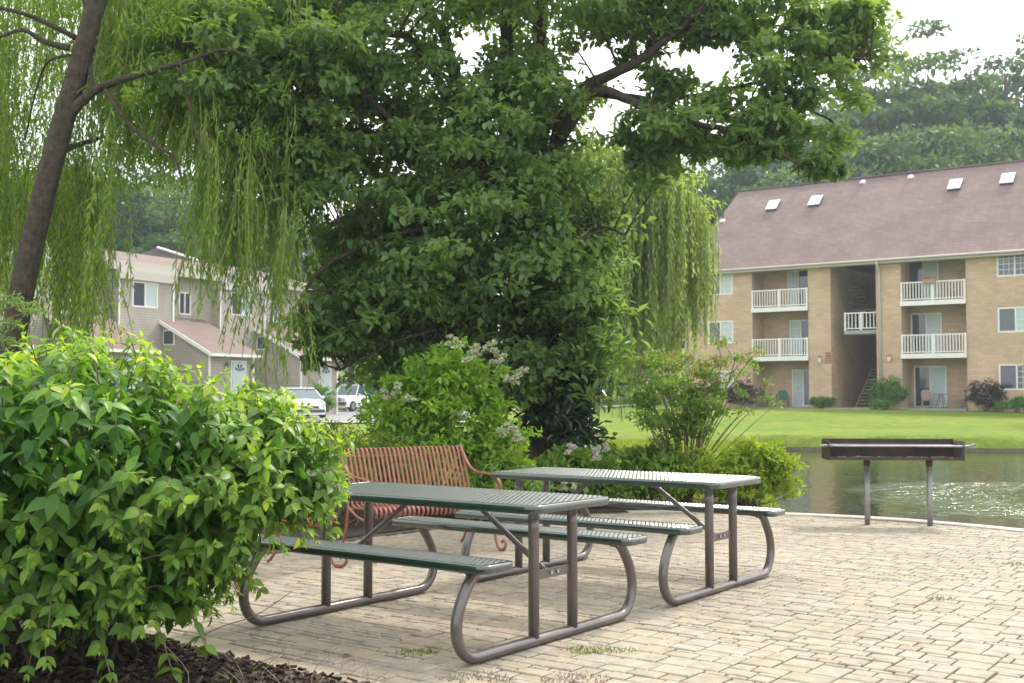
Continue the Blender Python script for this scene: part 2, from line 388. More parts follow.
# ------------------------------------------------------------------ terrain, pond, patio
EDGE = [(1.3,-2.5), (1.15,1.0), (.95,3.3), (.05,4.62), (-.75,5.3), (-1.76,6.12), (-2.6,6.95), (-2.85,7.9), (-2.35,9.3), (-1.6,10.6), (-.75,11.7),
        (.25,12.7), (1.3,13.15), (2.2,13.22), (3.04,12.97), (3.87,12.55), (4.45,12.05), (5.02,11.33), (5.6,10.2), (6.1,8.5), (6.2,5.5), (6.1,2), (6,-2.5)]
edge = [Vector((p.x, p.y)) for p in spline([(x, y, 0) for x, y in EDGE], 6)]
poly = np.array([(p.x, p.y) for p in edge])
def inside(x, y, poly):
    c = np.zeros(np.shape(x), bool); n = len(poly); j = n-1
    for i in range(n):
        xi, yi = poly[i]; xj, yj = poly[j]
        k = ((yi > y) != (yj > y)) & (x < (xj-xi)*(y-yi)/((yj-yi) if yj != yi else 1e-9)+xi)
        c ^= k; j = i
    return c
def sm(t): t = np.clip(t, 0, 1); return t*t*(3-2*t)
WATER = -.5
def ground_z(x, y):
    x = np.asarray(x, float); y = np.asarray(y, float)
    z = .62*sm((y-38)/22)*sm((x-2)/9)+.22*sm((y-22)/22)*(1-sm((x-2)/9))
    z = z+.7*sm((-x-11)/4)*sm((y-40)/8)
    z = z+ .03*np.sin(x*.35)*np.cos(y*.27)*sm((y-14)/10)
    z = z+ 9*sm((y-95)/70)
    # pond
    xs = 2.7+(y-13)*(5.2/25)+.5*np.sin(y*.5)
    dx = x-xs; near = 0
    fx = 38.3+.5*np.sin(x*.33)-.05*(x-8)
    dfar = fx-y
    # distance outside the patio edge on the water side
    dn = np.where(x > 3.0, y-np.interp(x, [3, 3.9, 4.45, 5.05, 5.6, 6.1], [12.97, 12.55, 12.05, 11.33, 10.2, 8.5]), y-12.9)
    dn = np.where(x > 6.2, np.maximum(dn, (x-6.2)), dn)
    d = np.minimum(np.minimum(dx, dfar*1.0), dn*2.5)
    pond = sm((d+.35)/.8)
    z = z*(1-pond)+(-1.2)*pond
    z = z-.14*inside(x, y, poly)
    return z
gx = np.concatenate([np.linspace(-230, -30, 30, endpoint=False), np.linspace(-30, -4, 52, endpoint=False), np.linspace(-4, 12, 90, endpoint=False), np.linspace(12, 40, 56, endpoint=False), np.linspace(40, 230, 30)])
gy = np.concatenate([np.linspace(-60, -3, 10, endpoint=False), np.linspace(-3, 18, 112, endpoint=False), np.linspace(18, 45, 81, endpoint=False), np.linspace(45, 100, 70, endpoint=False), np.linspace(100, 300, 40)])
XX, YY = np.meshgrid(gx, gy); ZZ = ground_z(XX, YY)-.015
g = MB(); g.v = list(zip(XX.ravel().tolist(), YY.ravel().tolist(), ZZ.ravel().tolist())); nx = len(gx)
g.f = [(j*nx+i, j*nx+i+1, (j+1)*nx+i+1, (j+1)*nx+i) for j in range(len(gy)-1) for i in range(nx-1)]
tag(g.build('ground', M['lawn'], smooth=True), kind='structure')
wv = MB(); wv.add([(2, 5, WATER), (120, 5, WATER), (120, 41.5, WATER), (2, 41.5, WATER)], [(0, 1, 2, 3)])
tag(wv.build('pond_water', M['water']), kind='structure')
# muddy strip along the far bank
mb = MB(); xs_ = np.linspace(8.2, 60, 240); vs = []
ys_ = np.linspace(34, 41, 400)
def bank_y(x, z): 
    g_ = ground_z(np.full(400, x), ys_)-.015; return float(ys_[np.argmax(g_ > z)])
for x in xs_:
    top = WATER+.10+.06*math.sin(x*1.7)*math.sin(x*.6)+random.uniform(-.015, .02)
    for z in (WATER-.05, WATER+.04, top): vs.append((x, bank_y(x, z)-.015, z+.012))
fs = [(i*3+k, (i+1)*3+k, (i+1)*3+k+1, i*3+k+1) for i in range(len(xs_)-1) for k in (0, 1)]
mb.add(vs, fs); tag(mb.build('muddy_bank', M['mud'], smooth=True), kind='structure')

# patio base sheet and pavers
pb = MB(); pb.add([(p.x, p.y, -.012) for p in edge], [tuple(range(len(edge)-1, -1, -1))])
po = pb.build('patio_base', M['joint']); tag(po, kind='structure')
PA = -.636; ux = Vector((math.cos(PA), math.sin(PA))); vx = Vector((-math.sin(PA), math.cos(PA)))
cell = .057
def tile_patio():
    ox, oy = 1.5, 6.5; nU = 190; nV = 212
    occ = np.zeros((nU, nV), bool); mb = MB(); tint = []
    iu, iv = np.meshgrid(np.arange(nU), np.arange(nV), indexing='ij')
    kinds = [(3, 2, 5), (2, 3, 4), (3, 3, 4), (2, 2, 3), (4, 3, 3), (3, 4, 1), (1, 2, .3), (2, 1, .4)]
    for a in range(nU):
        for b in range(nV):
            if occ[a, b]: continue
            opts = [(k[0], k[1], k[2]) for k in kinds if a+k[0] <= nU and b+k[1] <= nV and not occ[a:a+k[0], b:b+k[1]].any()]
            if not opts: opts = [(1, 1, 1)]
            ws = [o[2] for o in opts]; k = random.choices(opts, ws)[0]
            occ[a:a+k[0], b:b+k[1]] = True
            u0, v0 = (a-nU/2)*cell, (b-nV/2)*cell; u1, v1 = u0+k[0]*cell, v0+k[1]*cell
            cu, cv = (u0+u1)/2, (v0+v1)/2
            cx, cy = ox+ux.x*cu+vx.x*cv, oy+ux.y*cu+vx.y*cv
            if cy < 3.2 or not inside(np.array(cx), np.array(cy), POLY_IN): continue
            g_ = .004+random.random()*.0035; h = random.uniform(-.002, .003); be = .006
            jt = lambda: random.uniform(-.0022, .0022)
            cor = [(u0+g_+jt(), v0+g_+jt()), (u1-g_+jt(), v0+g_+jt()), (u1-g_+jt(), v1-g_+jt()), (u0+g_+jt(), v1-g_+jt())]
            tl = [random.uniform(-.0015, .0015) for _ in range(4)]
            vs = []
            for q, (uu, vv) in enumerate(cor):
                vs.append((ox+ux.x*uu+vx.x*vv, oy+ux.y*uu+vx.y*vv, -.014))
            for q, (uu, vv) in enumerate(cor):
                vs.append((ox+ux.x*uu+vx.x*vv, oy+ux.y*uu+vx.y*vv, -.005+h+tl[q]))
            for q, (uu, vv) in enumerate(cor):
                uu += be*(1 if uu < cu else -1); vv += be*(1 if vv < cv else -1)
                vs.append((ox+ux.x*uu+vx.x*vv, oy+ux.y*uu+vx.y*vv, h+tl[q]))
            fs = [(8, 9, 10, 11)]+[(i, (i+1) % 4, 4+(i+1) % 4, 4+i) for i in range(4)]+[(4+i, 4+(i+1) % 4, 8+(i+1) % 4, 8+i) for i in range(4)]
            mb.add(vs, fs); tint += [random.random()]*len(fs)
    return mb, tint
def offset_line(pts, d):
    o = []
    for i, p in enumerate(pts):
        t = (pts[min(i+1, len(pts)-1)]-pts[max(i-1, 0)]).normalized()
        o.append(p+Vector((-t.y, t.x))*d)
    return o            # edge runs clockwise, so +d is outwards
inn = offset_line(edge, -.10)
POLY_IN = np.array([(p.x, p.y) for p in inn])
mbp, tn = tile_patio()
tag(mbp.build('patio_pavers', M['paver'], tint=tn), kind='structure')
# concrete edging only where the patio meets the pond; the rest is a narrow paver edge
def strip(pts, w0, w1, z0, z1, m, name):
    a = offset_line(pts, w0); b = offset_line(pts, w1); mb = MB(); n = len(pts)
    vs = []
    for p, q in zip(a, b): vs += [(p.x, p.y, z0), (p.x, p.y, z1-.01), (p.x*.85+q.x*.15, p.y*.85+q.y*.15, z1), (p.x*.15+q.x*.85, p.y*.15+q.y*.85, z1), (q.x, q.y, z1-.01), (q.x, q.y, z0)]
    fs = [(i*6+k, i*6+k+1, (i+1)*6+k+1, (i+1)*6+k) for i in range(n-1) for k in range(5)]
    mb.add(vs, fs); o = mb.build(name, m); tag(o, kind='structure'); return o
i0 = next(i for i, p in enumerate(edge) if p.y > 13.1 and p.x > 1.2)
strip(edge[i0:], -.07, .09, -.9, .014, M['kerb'], 'patio_kerb')
strip(edge[:i0+1], -.07, .03, -.3, .004, M['joint'], 'patio_edging')
# mulch beds
def bed(pts, w, name, sub=10):
    n = len(pts); lines = [offset_line(pts, .02+w*(k/sub)) for k in range(sub+1)]
    vs = []
    for k, l in enumerate(lines):
        for p in l:
            s = k/sub; gz = float(ground_z(p.x, p.y))
            vs.append((p.x, p.y, max(-.02+.05*s+random.uniform(-.012, .018), gz+.012) if s < 1 else gz-.05))
    fs = [(k*n+i, (k+1)*n+i, (k+1)*n+i+1, k*n+i+1) for k in range(sub) for i in range(n-1)]
    mb = MB(); mb.add(vs, fs); o = mb.build(name, M['mulch'], smooth=True); tag(o, kind='structure'); return o
iN = next(i for i, p in enumerate(edge) if p.x < -2.55)
bed(edge[4:iN+4], 3.2, 'mulch_bed', 16)
bed(edge[iN+3:i0+10], 2.2, 'mulch_bed', 12)
# bark chips on the near bed
mb = MB(); tn = []
near = edge[14:iN+2]
for _ in range(9000):
    i = random.randrange(len(near)-1); t = random.random(); p = near[i].lerp(near[i+1], t)
    d = (near[i+1]-near[i]).normalized(); nn = Vector((-d.y, d.x)); s = -.03+1.7*random.random()**1.3
    c = Vector((p.x+nn.x*s, p.y+nn.y*s, random.uniform(.0, .035)+.03*s))
    if s < 0 and random.random() < .5: continue
    a, b, h = random.uniform(.008, .028), random.uniform(.004, .011), random.uniform(.002, .006)
    Mx = Matrix.Translation(c) @ Matrix.Rotation(random.uniform(0, 6.3), 4, 'Z') @ Matrix.Rotation(random.uniform(-.6, .6), 4, 'X') @ Matrix.Rotation(random.uniform(-.6, .6), 4, 'Y')
    mb.box(-a, a, -b, b, -h, h, Mx); tn += [random.random()**1.6]*6
o = mb.build('mulch_chips', M['chips'], tint=tn); tag(o, 'dark bark mulch chips covering the bed under the big green shrub', 'mulch', kind='stuff')

# parking area and road on the left, path in front of the flats
def sheet(pts, dz, m, name):
    mb = MB(); n = 24
    (x0, y0), (x1, y1), (x2, y2), (x3, y3) = pts; vs = []
    for j in range(n+1):
        for i in range(n+1):
            a, b = i/n, j/n
            x = (x0*(1-a)+x1*a)*(1-b)+(x3*(1-a)+x2*a)*b; y = (y0*(1-a)+y1*a)*(1-b)+(y3*(1-a)+y2*a)*b
            vs.append((x, y, float(ground_z(x, y))+dz))
    mb.add(vs, [(j*(n+1)+i, j*(n+1)+i+1, (j+1)*(n+1)+i+1, (j+1)*(n+1)+i) for j in range(n) for i in range(n)])
    return tag(mb.build(name, m, smooth=True), kind='structure')
sheet([(-14, 47), (-3, 49), (-1, 92), (-11, 92)], .03, M['asphalt'], 'parking_lot')
sheet([(-14.4, 45), (0, 47), (-2.9, 48.6), (-14.2, 46.8)], .05, M['walk'], 'pavement')
sheet([(-2, 84), (13, 82), (13, 87), (-2, 90)], .05, M['walk'], 'road')

# ------------------------------------------------------------------ picnic tables
def perforated(lu, lv, rc, name, parent, thick=.045, pitch=.0275):
    "coated perforated steel board: lu x lv with rounded corners, turned down rim"
    mb = MB(); hu, hv = lu/2, lv/2
    # rim profile swept round the rounded rectangle
    ring = []
    for cx, cy, a0 in ((hu-rc, hv-rc, 0), (-hu+rc, hv-rc, 90), (-hu+rc, -hv+rc, 180), (hu-rc, -hv+rc, 270)):
        for k in range(9): ring.append((cx, cy, R(a0+k*90/8)))
    prof = [(-.026, 0), (-.010, .0), (-.003, -.003), (0, -.010), (0, -thick+.004), (-.004, -thick), (-.010, -thick+.002), (-.012, -.012), (-.026, -.008)]
    n = len(ring); vs = []
    for cx, cy, a in ring:
        for dr, z in prof: vs.append((cx+(rc+dr)*math.cos(a), cy+(rc+dr)*math.sin(a), z))
    k = len(prof)
    fs = [(i*k+j, ((i+1) % n)*k+j, ((i+1) % n)*k+(j+1) % k, i*k+(j+1) % k) for i in range(n) for j in range(k)]
    mb.add(vs, fs)
    def inb(x, y):            # inside the rounded outline, less the rim
        ax, ay = abs(x)-(hu-rc), abs(y)-(hv-rc)
        if ax > 0 and ay > 0: return math.hypot(ax, ay) < rc-.012
        return abs(x) < hu-.012 and abs(y) < hv-.012
    # two families of raised strands crossing as long diamonds, long axis across the board
    for sg, top in ((1, .0005), (-1, .0001)):
        th_ = R(90)+sg*R(29); dx, dy = math.cos(th_), math.sin(th_); px_, py_ = -dy, dx
        reach = hu*abs(px_)+hv*abs(py_); k = -int(reach/pitch)
        while k*pitch < reach:
            c = k*pitch; k += 1
            ts = [t_ for t_ in np.arange(-1.2, 1.2, .004) if inb(c*px_+t_*dx, c*py_+t_*dy)]
            if len(ts) < 4: continue
            e0_, e1_ = ts[0], ts[-1]; rw, rh = .0062, .0068
            vs = []
            for t_ in (e0_, e1_):
                for q in range(8):
                    a = PI*q/7; o_ = c-rw*math.cos(a)
                    vs.append((o_*px_+t_*dx, o_*py_+t_*dy, top-rh+rh*math.sin(a)))
            mb.add(vs, [(q, q+1, q+9, q+8) for q in range(7)]+[(7, 0, 8, 15)])
    return mb.build(name, M['green_vinyl'], parent, smooth=True)
TT, ST = .76, .503
def picnic_table(label, loc, rz):
    t = thing('picnic_table', label, 'picnic table', loc, rz, 'picnic tables on the patio')
    o = perforated(1.86, .76, .075, 'tabletop', t); o.location = (0, 0, TT)
    for s in (-1, 1):
        o = perforated(1.86, .262, .06, 'seat', t, .042); o.location = (0, s*.66, ST)
    for s in (-1, 1):
        u = s*.78
        half = [(.665, .455), (.70, .43), (.755, .365), (.80, .29), (.822, .21), (.812, .135), (.775, .075), (.72, .040), (.66, .031)]
        pts = spline([(u, v, z) for v, z in half], 4)+[Vector((u, .3, .031)), Vector((u, 0, .031)), Vector((u, -.3, .031))]+spline([(u, -v, z) for v, z in reversed(half)], 4)
        f = MB().tube(pts, .0295, 14).build('end_frame', M['brown_steel'], t, smooth=True)
        for q in (-1, 1):
            p = MB()
            p.tube([(u, q*.182, .045), (u, q*.182, .55), (u, q*.182, TT-.14), (u-s*.0, q*.182, TT-.045)], [.0295, .0295, .0295, .0295], 14)
            p.cbox((u, q*.182, TT-.03), .07, .055, .02)
            p.build('post', M['brown_steel'], f, smooth=True)
            h = MB(); h.cbox((u, q*.66, .462), .06, .22, .012); h.cbox((u, q*.64, .45), .05, .05, .02)
            h.build('seat_bracket', M['brown_steel'], f)
        cbar = MB(); cbar.cbox((u-s*.004, 0, .37), .009, .32, .052); cbar.build('crossbar', M['brown_steel'], f, bevel=.002)
        for yy in (-.03, .03): MB().tube([(u+s*.0, yy, .372), (u+s*.012, yy, .372)], .011, 6).build('bolt', M['bolt'], f)
        br = MB(); br.tube([(u-s*.02, 0, .362), (u-s*.08, 0, .39), (s*.27, 0, TT-.07), (s*.20, 0, TT-.035), (s*.16, 0, TT-.033)], [.011, .0165, .0165, .0165, .011], 10, flat=1)
        br.build('brace', M['brown_steel'], t, smooth=True)
    for s in (-1, 0, 1):
        o = MB().cbox((s*.62, 0, TT-.024), .05, .70, .018).build('cross_support', M['green_vinyl'], t)
    return t
picnic_table('nearer green perforated picnic table, its left end hidden by the big leafy shrub', (-.3995, 6.775, 0), -.644)
picnic_table('farther green perforated picnic table with pink-white flowers and a thin sapling behind it', (.788, 8.345, 0), -.627)

# ------------------------------------------------------------------ benches
def bench(label, loc, rz, w=1.2):
    t = thing('park_bench', label, 'bench', loc, rz, 'red slatted metal benches')
    prof_s = [(.015, .335), (.0, .36), (.0, .385), (.02, .41), (.06, .418), (.16, .405), (.28, .395), (.38, .395), (.435, .415)]
    prof_b = [(.435, .415), (.46, .47), (.50, .60), (.545, .72), (.59, .83), (.612, .865), (.64, .87), (.658, .85)]
    n = int(w/.043)
    for nm, pr in (('seat', prof_s), ('backrest', prof_b)):
        mb = MB(); pts = spline([(0, y, z) for y, z in pr], 3)
        for i in range(n):
            x = -w/2+.04+(w-.08)*i/(n-1)
            mb.tube([(x, p.y, p.z) for p in pts], .0125, 6, flat=.38)
        for (yy, zz) in ((.05, .400), (.40, .383)) if nm == 'seat' else ((.475, .47), (.60, .80)):
            mb.tube([(-w/2+.01, yy, zz), (w/2-.01, yy, zz)], .011, 6)
        mb.build(nm, M['red_steel'], t, smooth=True)
    for s in (-1, 1):
        x = s*w/2
        f = MB().tube(spline([(x, .665, .845), (x, .62, .87), (x, .56, .80), (x, .46, .70), (x, .34, .655), (x, .18, .645), (x, .05, .63), (x, -.035, .575), (x, -.03, .50), (x, .03, .47), (x, .06, .50)], 5), .014, 8, flat=.7)
        f.build('armrest', M['red_steel'], t, smooth=True)
        f = MB().tube(spline([(x, .03, .56), (x, .0, .40), (x, .045, .24), (x, .03, .10), (x, -.02, .02), (x, -.09, .018), (x, -.125, .06), (x, -.10, .095), (x, -.065, .075)], 5), .015, 8, flat=.7)
        f.build('leg', M['red_steel'], t, smooth=True)
        f = MB().tube(spline([(x, .585, .82), (x, .50, .60), (x, .44, .40), (x, .47, .22), (x, .55, .06), (x, .60, .012)], 5), .014, 8, flat=.7)
        f.build('leg', M['red_steel'], t, smooth=True)
        f = MB().tube(spline([(x, .44, .40), (x, .25, .33), (x, .03, .30)], 5), .012, 8, flat=.7)
        f.build('stretcher', M['red_steel'], t, smooth=True)
    return t
ba = math.atan2(.56, .83)
bench('red slatted metal bench, its back and scrolled right arm showing behind the nearer picnic table', (-.62, 9.62, 0), ba)
bench('red slatted metal bench mostly hidden behind the big green shrub', (-1.62, 8.42, 0), math.atan2(.93, .40))

# ------------------------------------------------------------------ barbecue
def barbecue():
    p1, p2 = Vector((3.665, 12.05)), Vector((4.235, 11.70)); mid = (p1+p2)/2; d = (p2-p1).normalized(); a = math.atan2(d.y, d.x)
    a = -.10
    mid = mid+Vector((-.06, 0)); t = thing('park_grill', 'long black open-fronted charcoal grill on two grey posts at the pond edge', 'grill', (mid.x, mid.y, 0), a)
    inv = Matrix.Rotation(-a, 2)
    z0, z1 = .672, .862; hw = .66; y0, y1 = -.02-.20, .20
    mb = MB()
    mb.box(-hw, hw, y1-.006, y1, z0, z1); mb.box(-hw, hw, y0, y1-.007, z0, z0+.006); mb.box(-hw, hw, y0-.005, y0-.001, z0, z0+.03)
    mb.box(-hw-.004, hw+.004, y1-.014, y1+.01, z1+.001, z1+.012)
    mb.build('firebox', M['black_steel'], t)
    mb = MB(); mb.box(hw+.001, hw+.008, y0-.006, y1+.008, z0-.005, z1); mb.build('side_panel', M['grill_side'], t)
    mb = MB(); mb.box(-hw-.008, -hw-.001, y0-.006, y1+.008, z0-.005, z1)
    for k in range(4): mb.box(-hw+.001, -hw+.02, y0+.02, y1-.05, z0+.045+k*.04, z0+.053+k*.04)
    mb.build('side_panel', M['black_steel'], t)
    mb = MB(); mb.tube([(-hw-.09, y0+.02, z1-.052), (-hw-.05, y0+.02, z1-.046), (-hw+.1, y0+.02, z1-.05), (hw-.1, y0+.02, z1-.05), (hw+.05, y0+.02, z1-.05), (hw+.11, y0+.02, z1-.03)], [.014, .014, .010, .010, .014, .016], 8)
    for k in range(60):
        x = -hw+.03+k*(2*hw-.06)/59; mb.tube([(x, y0+.02, z1-.05), (x, y1-.03, z1-.05)], .004, 5)
    mb.tube([(-hw+.02, y1-.03, z1-.05), (hw-.02, y1-.03, z1-.05)], .008, 6)
    mb.build('grate', M['galv'], t)
    mb = MB()
    for k in range(160):
        x, y = random.uniform(-hw+.03, hw-.03), random.uniform(y0+.04, y1-.03); r = random.uniform(.008, .022)
        mb.lathe([(0, 0), (r, .003), (r*.8, r*.8), (0, r)], (x, y, z0+.006), 6)
    mb.build('ash', M['ash'], t)
    for p in (p1, p2):
        q = inv @ (p-mid)
        h = MB().tube([(q.x, q.y*.3, -.02), (q.x, q.y*.3, z0-.07)], .029, 12).build('post', M['galv'], t, smooth=True)
        h = MB().tube([(q.x, q.y*.3, z0-.07), (q.x, q.y*.3, z0-.003)], .034, 12).build('post_sleeve', M['rust'], t, smooth=True)
barbecue()

# ------------------------------------------------------------------ block of flats (right)
FD = Vector((.82, -.572)).normalized(); FN = Vector((-FD.y, FD.x)); FO = Vector((13.4, 64.0))
fa = math.atan2(FD.y, FD.x)
def UZ(px, py, back=0.0):
    "picture position -> (u, z) on the facade plane moved back by 'back'"
    o = FO+FN*back; k = (px-512)/F/(math.cos(PITCH)+(py-341.5)/F*math.sin(PITCH))
    t = (k*o.y-o.x)/(FD.x-k*FD.y)
    return t, at(px, py, o.y+FD.y*t).z
flats = thing('apartment_building', 'three storey tan block apartment building with white balconies and a long brown roof', 'building', (FO.x, FO.y, .6), fa)
def wall(mb, u0, u1, z0, z1, y0, y1, holes):
    us = sorted({u0, u1, *[h[0] for h in holes], *[h[1] for h in holes]}); zs = sorted({z0, z1, *[h[2] for h in holes], *[h[3] for h in holes]})
    us = [u for u in us if u0 <= u <= u1]; zs = [z for z in zs if z0 <= z <= z1]
    for a, b in zip(us, us[1:]):
        run = None
        for c, d in zip(zs, zs[1:]):
            um, zm = (a+b)/2, (c+d)/2
            if any(h[0] < um < h[1] and h[2] < zm < h[3] for h in holes):
                if run: mb.box(a, b, y0, y1, *run); run = None
            else: run = (run[0], d) if run else (c, d)
        if run: mb.box(a, b, y0, y1, *run)
ZB = .6   # everything below is relative to this base height
def rz_(z): return z-ZB
E3 = rz_(8.35); F2, F3 = rz_(3.42), rz_(6.12)
def winrect(x0, x1, y0, y1, back=0):
    u0, z1_ = UZ(x0, y0, back); _, z1b = UZ(x1, y0, back); u1, z0_ = UZ(x1, y1, back)
    u0b, z0a = UZ(x0, y1, back)
    return u0, u1, rz_((z0a+z0_)/2), rz_((z1_+z1b)/2)
def window(par, u0, u1, z0, z1, y, grid=(True, False), door=False, blind=(False, False), depth=.1):
    fr = MB(); b = .07
    fr.box(u0, u1, y-.03, y+.06, z0, z0+b); fr.box(u0, u1, y-.03, y+.06, z1-b, z1)
    fr.box(u0, u0+b, y-.03, y+.06, z0+b, z1-b); fr.box(u1-b, u1, y-.03, y+.06, z0+b, z1-b)
    m = (u0+u1)/2; fr.box(m-.035, m+.035, y-.028, y+.05, z0+b, z1-b)
    o = fr.build('door_frame' if door else 'window_frame', M['trim'], par)
    for k, (a, c) in enumerate(((u0+b, m-.035), (m+.035, u1-b))):
        MB().box(a, c, y+.02, y+.03, z0+b, z1-b).build('pane', M['blind'] if blind[k] else M['glass'], o)
        if grid[k]:
            g_ = MB()
            for q in (1, 2): g_.box(a+(c-a)*q/3-.01, a+(c-a)*q/3+.01, y+.004, y+.018, z0+b, z1-b)
            nn = 5 if door else 4
            for q in range(1, nn): g_.box(a, c, y+.006, y+.016, z0+b+(z1-z0-2*b)*q/nn-.01, z0+b+(z1-z0-2*b)*q/nn+.01)
            g_.build('muntins', M['trim'], o)
    return o
UL = -4.2; UR = 22.0; DEP = 12.0
b1a, b1b = UZ(752, 300)[0], UZ(808, 300)[0]
sa, sb = UZ(830.5, 300)[0], UZ(876, 300)[0]
b2a, b2b = UZ(901, 300)[0], UZ(966, 300)[0]
wins = [winrect(707.7, 732.7, 273, 294.8), winrect(708, 734.8, 321, 343.6), winrect(709, 735.5, 371, 392.5),
        winrect(994.7, 1032, 251, 276), winrect(997.6, 1034, 307, 332), winrect(1001.6, 1037, 364, 390)]
# keep all left windows and all right windows aligned
for i in range(6):
    q = wins[i]; ref = wins[0 if i < 3 else 4]; wins[i] = (ref[0], ref[1], q[2], q[3])
mb = MB(); holes = [(b1a, b1b, 0, E3), (sa, sb, 0, E3), (b2a, b2b, 0, E3)]+wins
wall(mb, UL, UR, -.5, E3, 0, .25, holes)
# recess backs and cheeks
RB = 1.6
for (a, b_) in ((b1a, b1b), (b2a, b2b)):
    mb.box(a-.2, a-.002, .252, RB, -.5, E3); mb.box(b_+.002, b_+.2, .252, RB, -.5, E3); mb.box(a-.2, b_+.2, RB+.002, RB+.2, -.5, E3)
mb.box(sa-.2, sa-.002, .252, 10.5, -.5, E3); mb.box(sb+.002, sb+.2, .252, 10.5, -.5, E3); mb.box(sa-.2, sb+.2, 10.502, 10.7, -.5, E3)
mb.box(UL, UL+.25, .252, DEP, -.5, E3); mb.box(UR-.25, UR, .252, DEP, -.5, E3); mb.box(UL+.252, UR-.252, DEP-.25, DEP, -.5, E3)
mb.build('wall', M['block'], flats)
for q in wins: MB().box(q[0]-.1, q[1]+.1, .30, .34, q[2]-.1, q[3]+.1).build('interior', M['dark'], flats)
for i, q in enumerate(wins):
    window(flats, q[0], q[1], q[2], q[3], .03, (False, True) if i not in (3,) else (True, True), blind=((False, True) if i in (1, 0, 2, 4) else (False, False)))
# balconies
def railing(par, u0, u1, z, y, n=None, h=1.0):
    mb = MB(); n = n or int((u1-u0)/.15)
    mb.box(u0, u1, y-.03, y+.03, z+h-.06, z+h); mb.box(u0, u1, y-.025, y+.025, z+.08, z+.13)
    for k in range(n+1):
        x = u0+.03+(u1-u0-.06)*k/n; mb.box(x-.022, x+.022, y-.02, y+.02, z+.13, z+h-.06)
    for x in (u0+.04, (u0+u1)/2, u1-.04): mb.box(x-.045, x+.045, y-.04, y+.04, z, z+h+.02)
    return mb.build('railing', M['trim'], par)
for (a, b_) in ((b1a, b1b), (b2a, b2b)):
    for z in (F2, F3):
        MB().box(a+.003, b_-.003, -.10, RB-.003, z-.16, z).build('balcony_slab', M['concrete'], flats)
        MB().box(a-.02, b_+.02, -.14, -.102, z-.22, z+.02).build('fascia', M['trim'], flats)
        railing(flats, a+.01, b_-.01, z, -.06)
dr = [(787.5, 807, 270, 0, F3), (790, 809, 320, 0, F2), (792.5, 811, 369.5, 0, .08)]
for x0, x1, y0, _, zf in dr:
    q = winrect(x0, x1, y0, 400, RB); window(flats, q[0], q[1]+.25, zf+.02, q[3], RB-.04, (True, False), True, blind=(True, False))
for k, (x0, x1, y0, zf) in enumerate([(908, 941, 260.6, F3), (911, 943.6, 313, F2), (914, 947.5, 366, .08)]):
    q = winrect(x0, x1, y0, 400, RB); window(flats, q[0], q[1], zf+.02, q[3], RB-.04, (False, k == 1), True, blind=(False, True))
# patios slabs
MB().box(b1a+.003, b1b-.003, -.3, RB-.003, -.1, .06).build('patio_slab', M['concrete'], flats)
MB().box(b2a+.003, b2b-.003, -.3, RB-.003, -.1, .06).build('patio_slab', M['concrete'], flats)
MB().box(sa+.003, sb-.003, -1.2, 10.4, -.1, .07).build('entrance_slab', M['concrete'], flats)
# stairwell: landing, railing, stairs
lz = rz_(UZ(850, 334)[1])
sl_ = UZ(842, 320)[0]
MB().box(sl_, sb-.01, .3, 3.0, lz, lz+.2).build('landing', M['concrete'], flats)
railing(flats, sl_+.01, sb-.02, lz+.2, .36, 9, .95)
MB().box(sa+.01, sb-.01, 3.6, 10.4, F3-.2, F3).build('landing', M['concrete'], flats)
st = MB(); N_ = 12
for k in range(N_):
    st.box(sb-1.25, sb-.1, .4+k*.26, .4+k*.26+.28, .07+k*.185, .07+k*.185+.05)
for xx in (sb-1.32, sb-.09): 
    for k in range(N_): st.box(xx-.02, xx+.05, .4+k*.26, .4+k*.26+.26, .07+k*.185-.12, .07+k*.185+.10)
st.build('stairs', M['wood'], flats)
st = MB()
for k in range(14): st.box(sl_+.0, sl_+.9, 3.2-k*.2+.001*k, 3.2-k*.2+.24, lz+.2+k*.18, lz+.25+k*.18)
st.build('stairs', M['dark'], flats)
# roof, fascia, gutter, downspouts
RD = 6.2; RZ = rz_(13.95); e0, e1 = UL-.15, UR+.3; slope = (RZ-E3)/(RD+.45)
rf = MB(); th = .12
def roofquad(mb, p):  # p four corners top; thickness below
    vs = [Vector(q) for q in p]; mb.add(vs+[v-Vector((0, 0, th)) for v in vs], [(0,1,2,3), (7,6,5,4), (0,4,5,1), (1,5,6,2), (2,6,7,3), (3,7,4,0)])
roofquad(rf, [(e0, -.45, E3), (e1, -.45, E3), (e1, RD, RZ), (e0+.9, RD, RZ)])
roofquad(rf, [(e0+.9, RD+.001, RZ), (e1, RD+.001, RZ), (e1, DEP+.45, E3), (e0, DEP+.45, E3)])
rf.add([(e0+.02, -.4, E3-.02), (e0+.92, RD, RZ-.03), (e0+.02, DEP+.4, E3-.02)], [(0, 1, 2)])
roof = rf.build('roof', M['shingle'], flats)
MB().box(e0, e1, -.47, -.452, E3-.2, E3-.0).box(e0, e1, -.44, 0, E3-.21, E3-.19).build('eave', M['cream'], flats)
MB().tube([(e0, -.54, E3-.04), (e1, -.54, E3-.04)], .065, 8).build('gutter', M['cream'], flats, smooth=True)
MB().box(e0+.9, e1, RD-.14, RD+.14, RZ-.02, RZ+.04).build('ridge_cap', M['shingle'], roof)
def downspout(u):
    MB().tube([(u, -.54, E3-.07), (u, -.5, E3-.25), (u, -.08, E3-.55), (u, -.07, E3-.9), (u, -.07, .1)], .065, 8).build('downspout', M['cream'], flats, smooth=True)
downspout(UZ(880, 300)[0]); downspout(UL+.12)
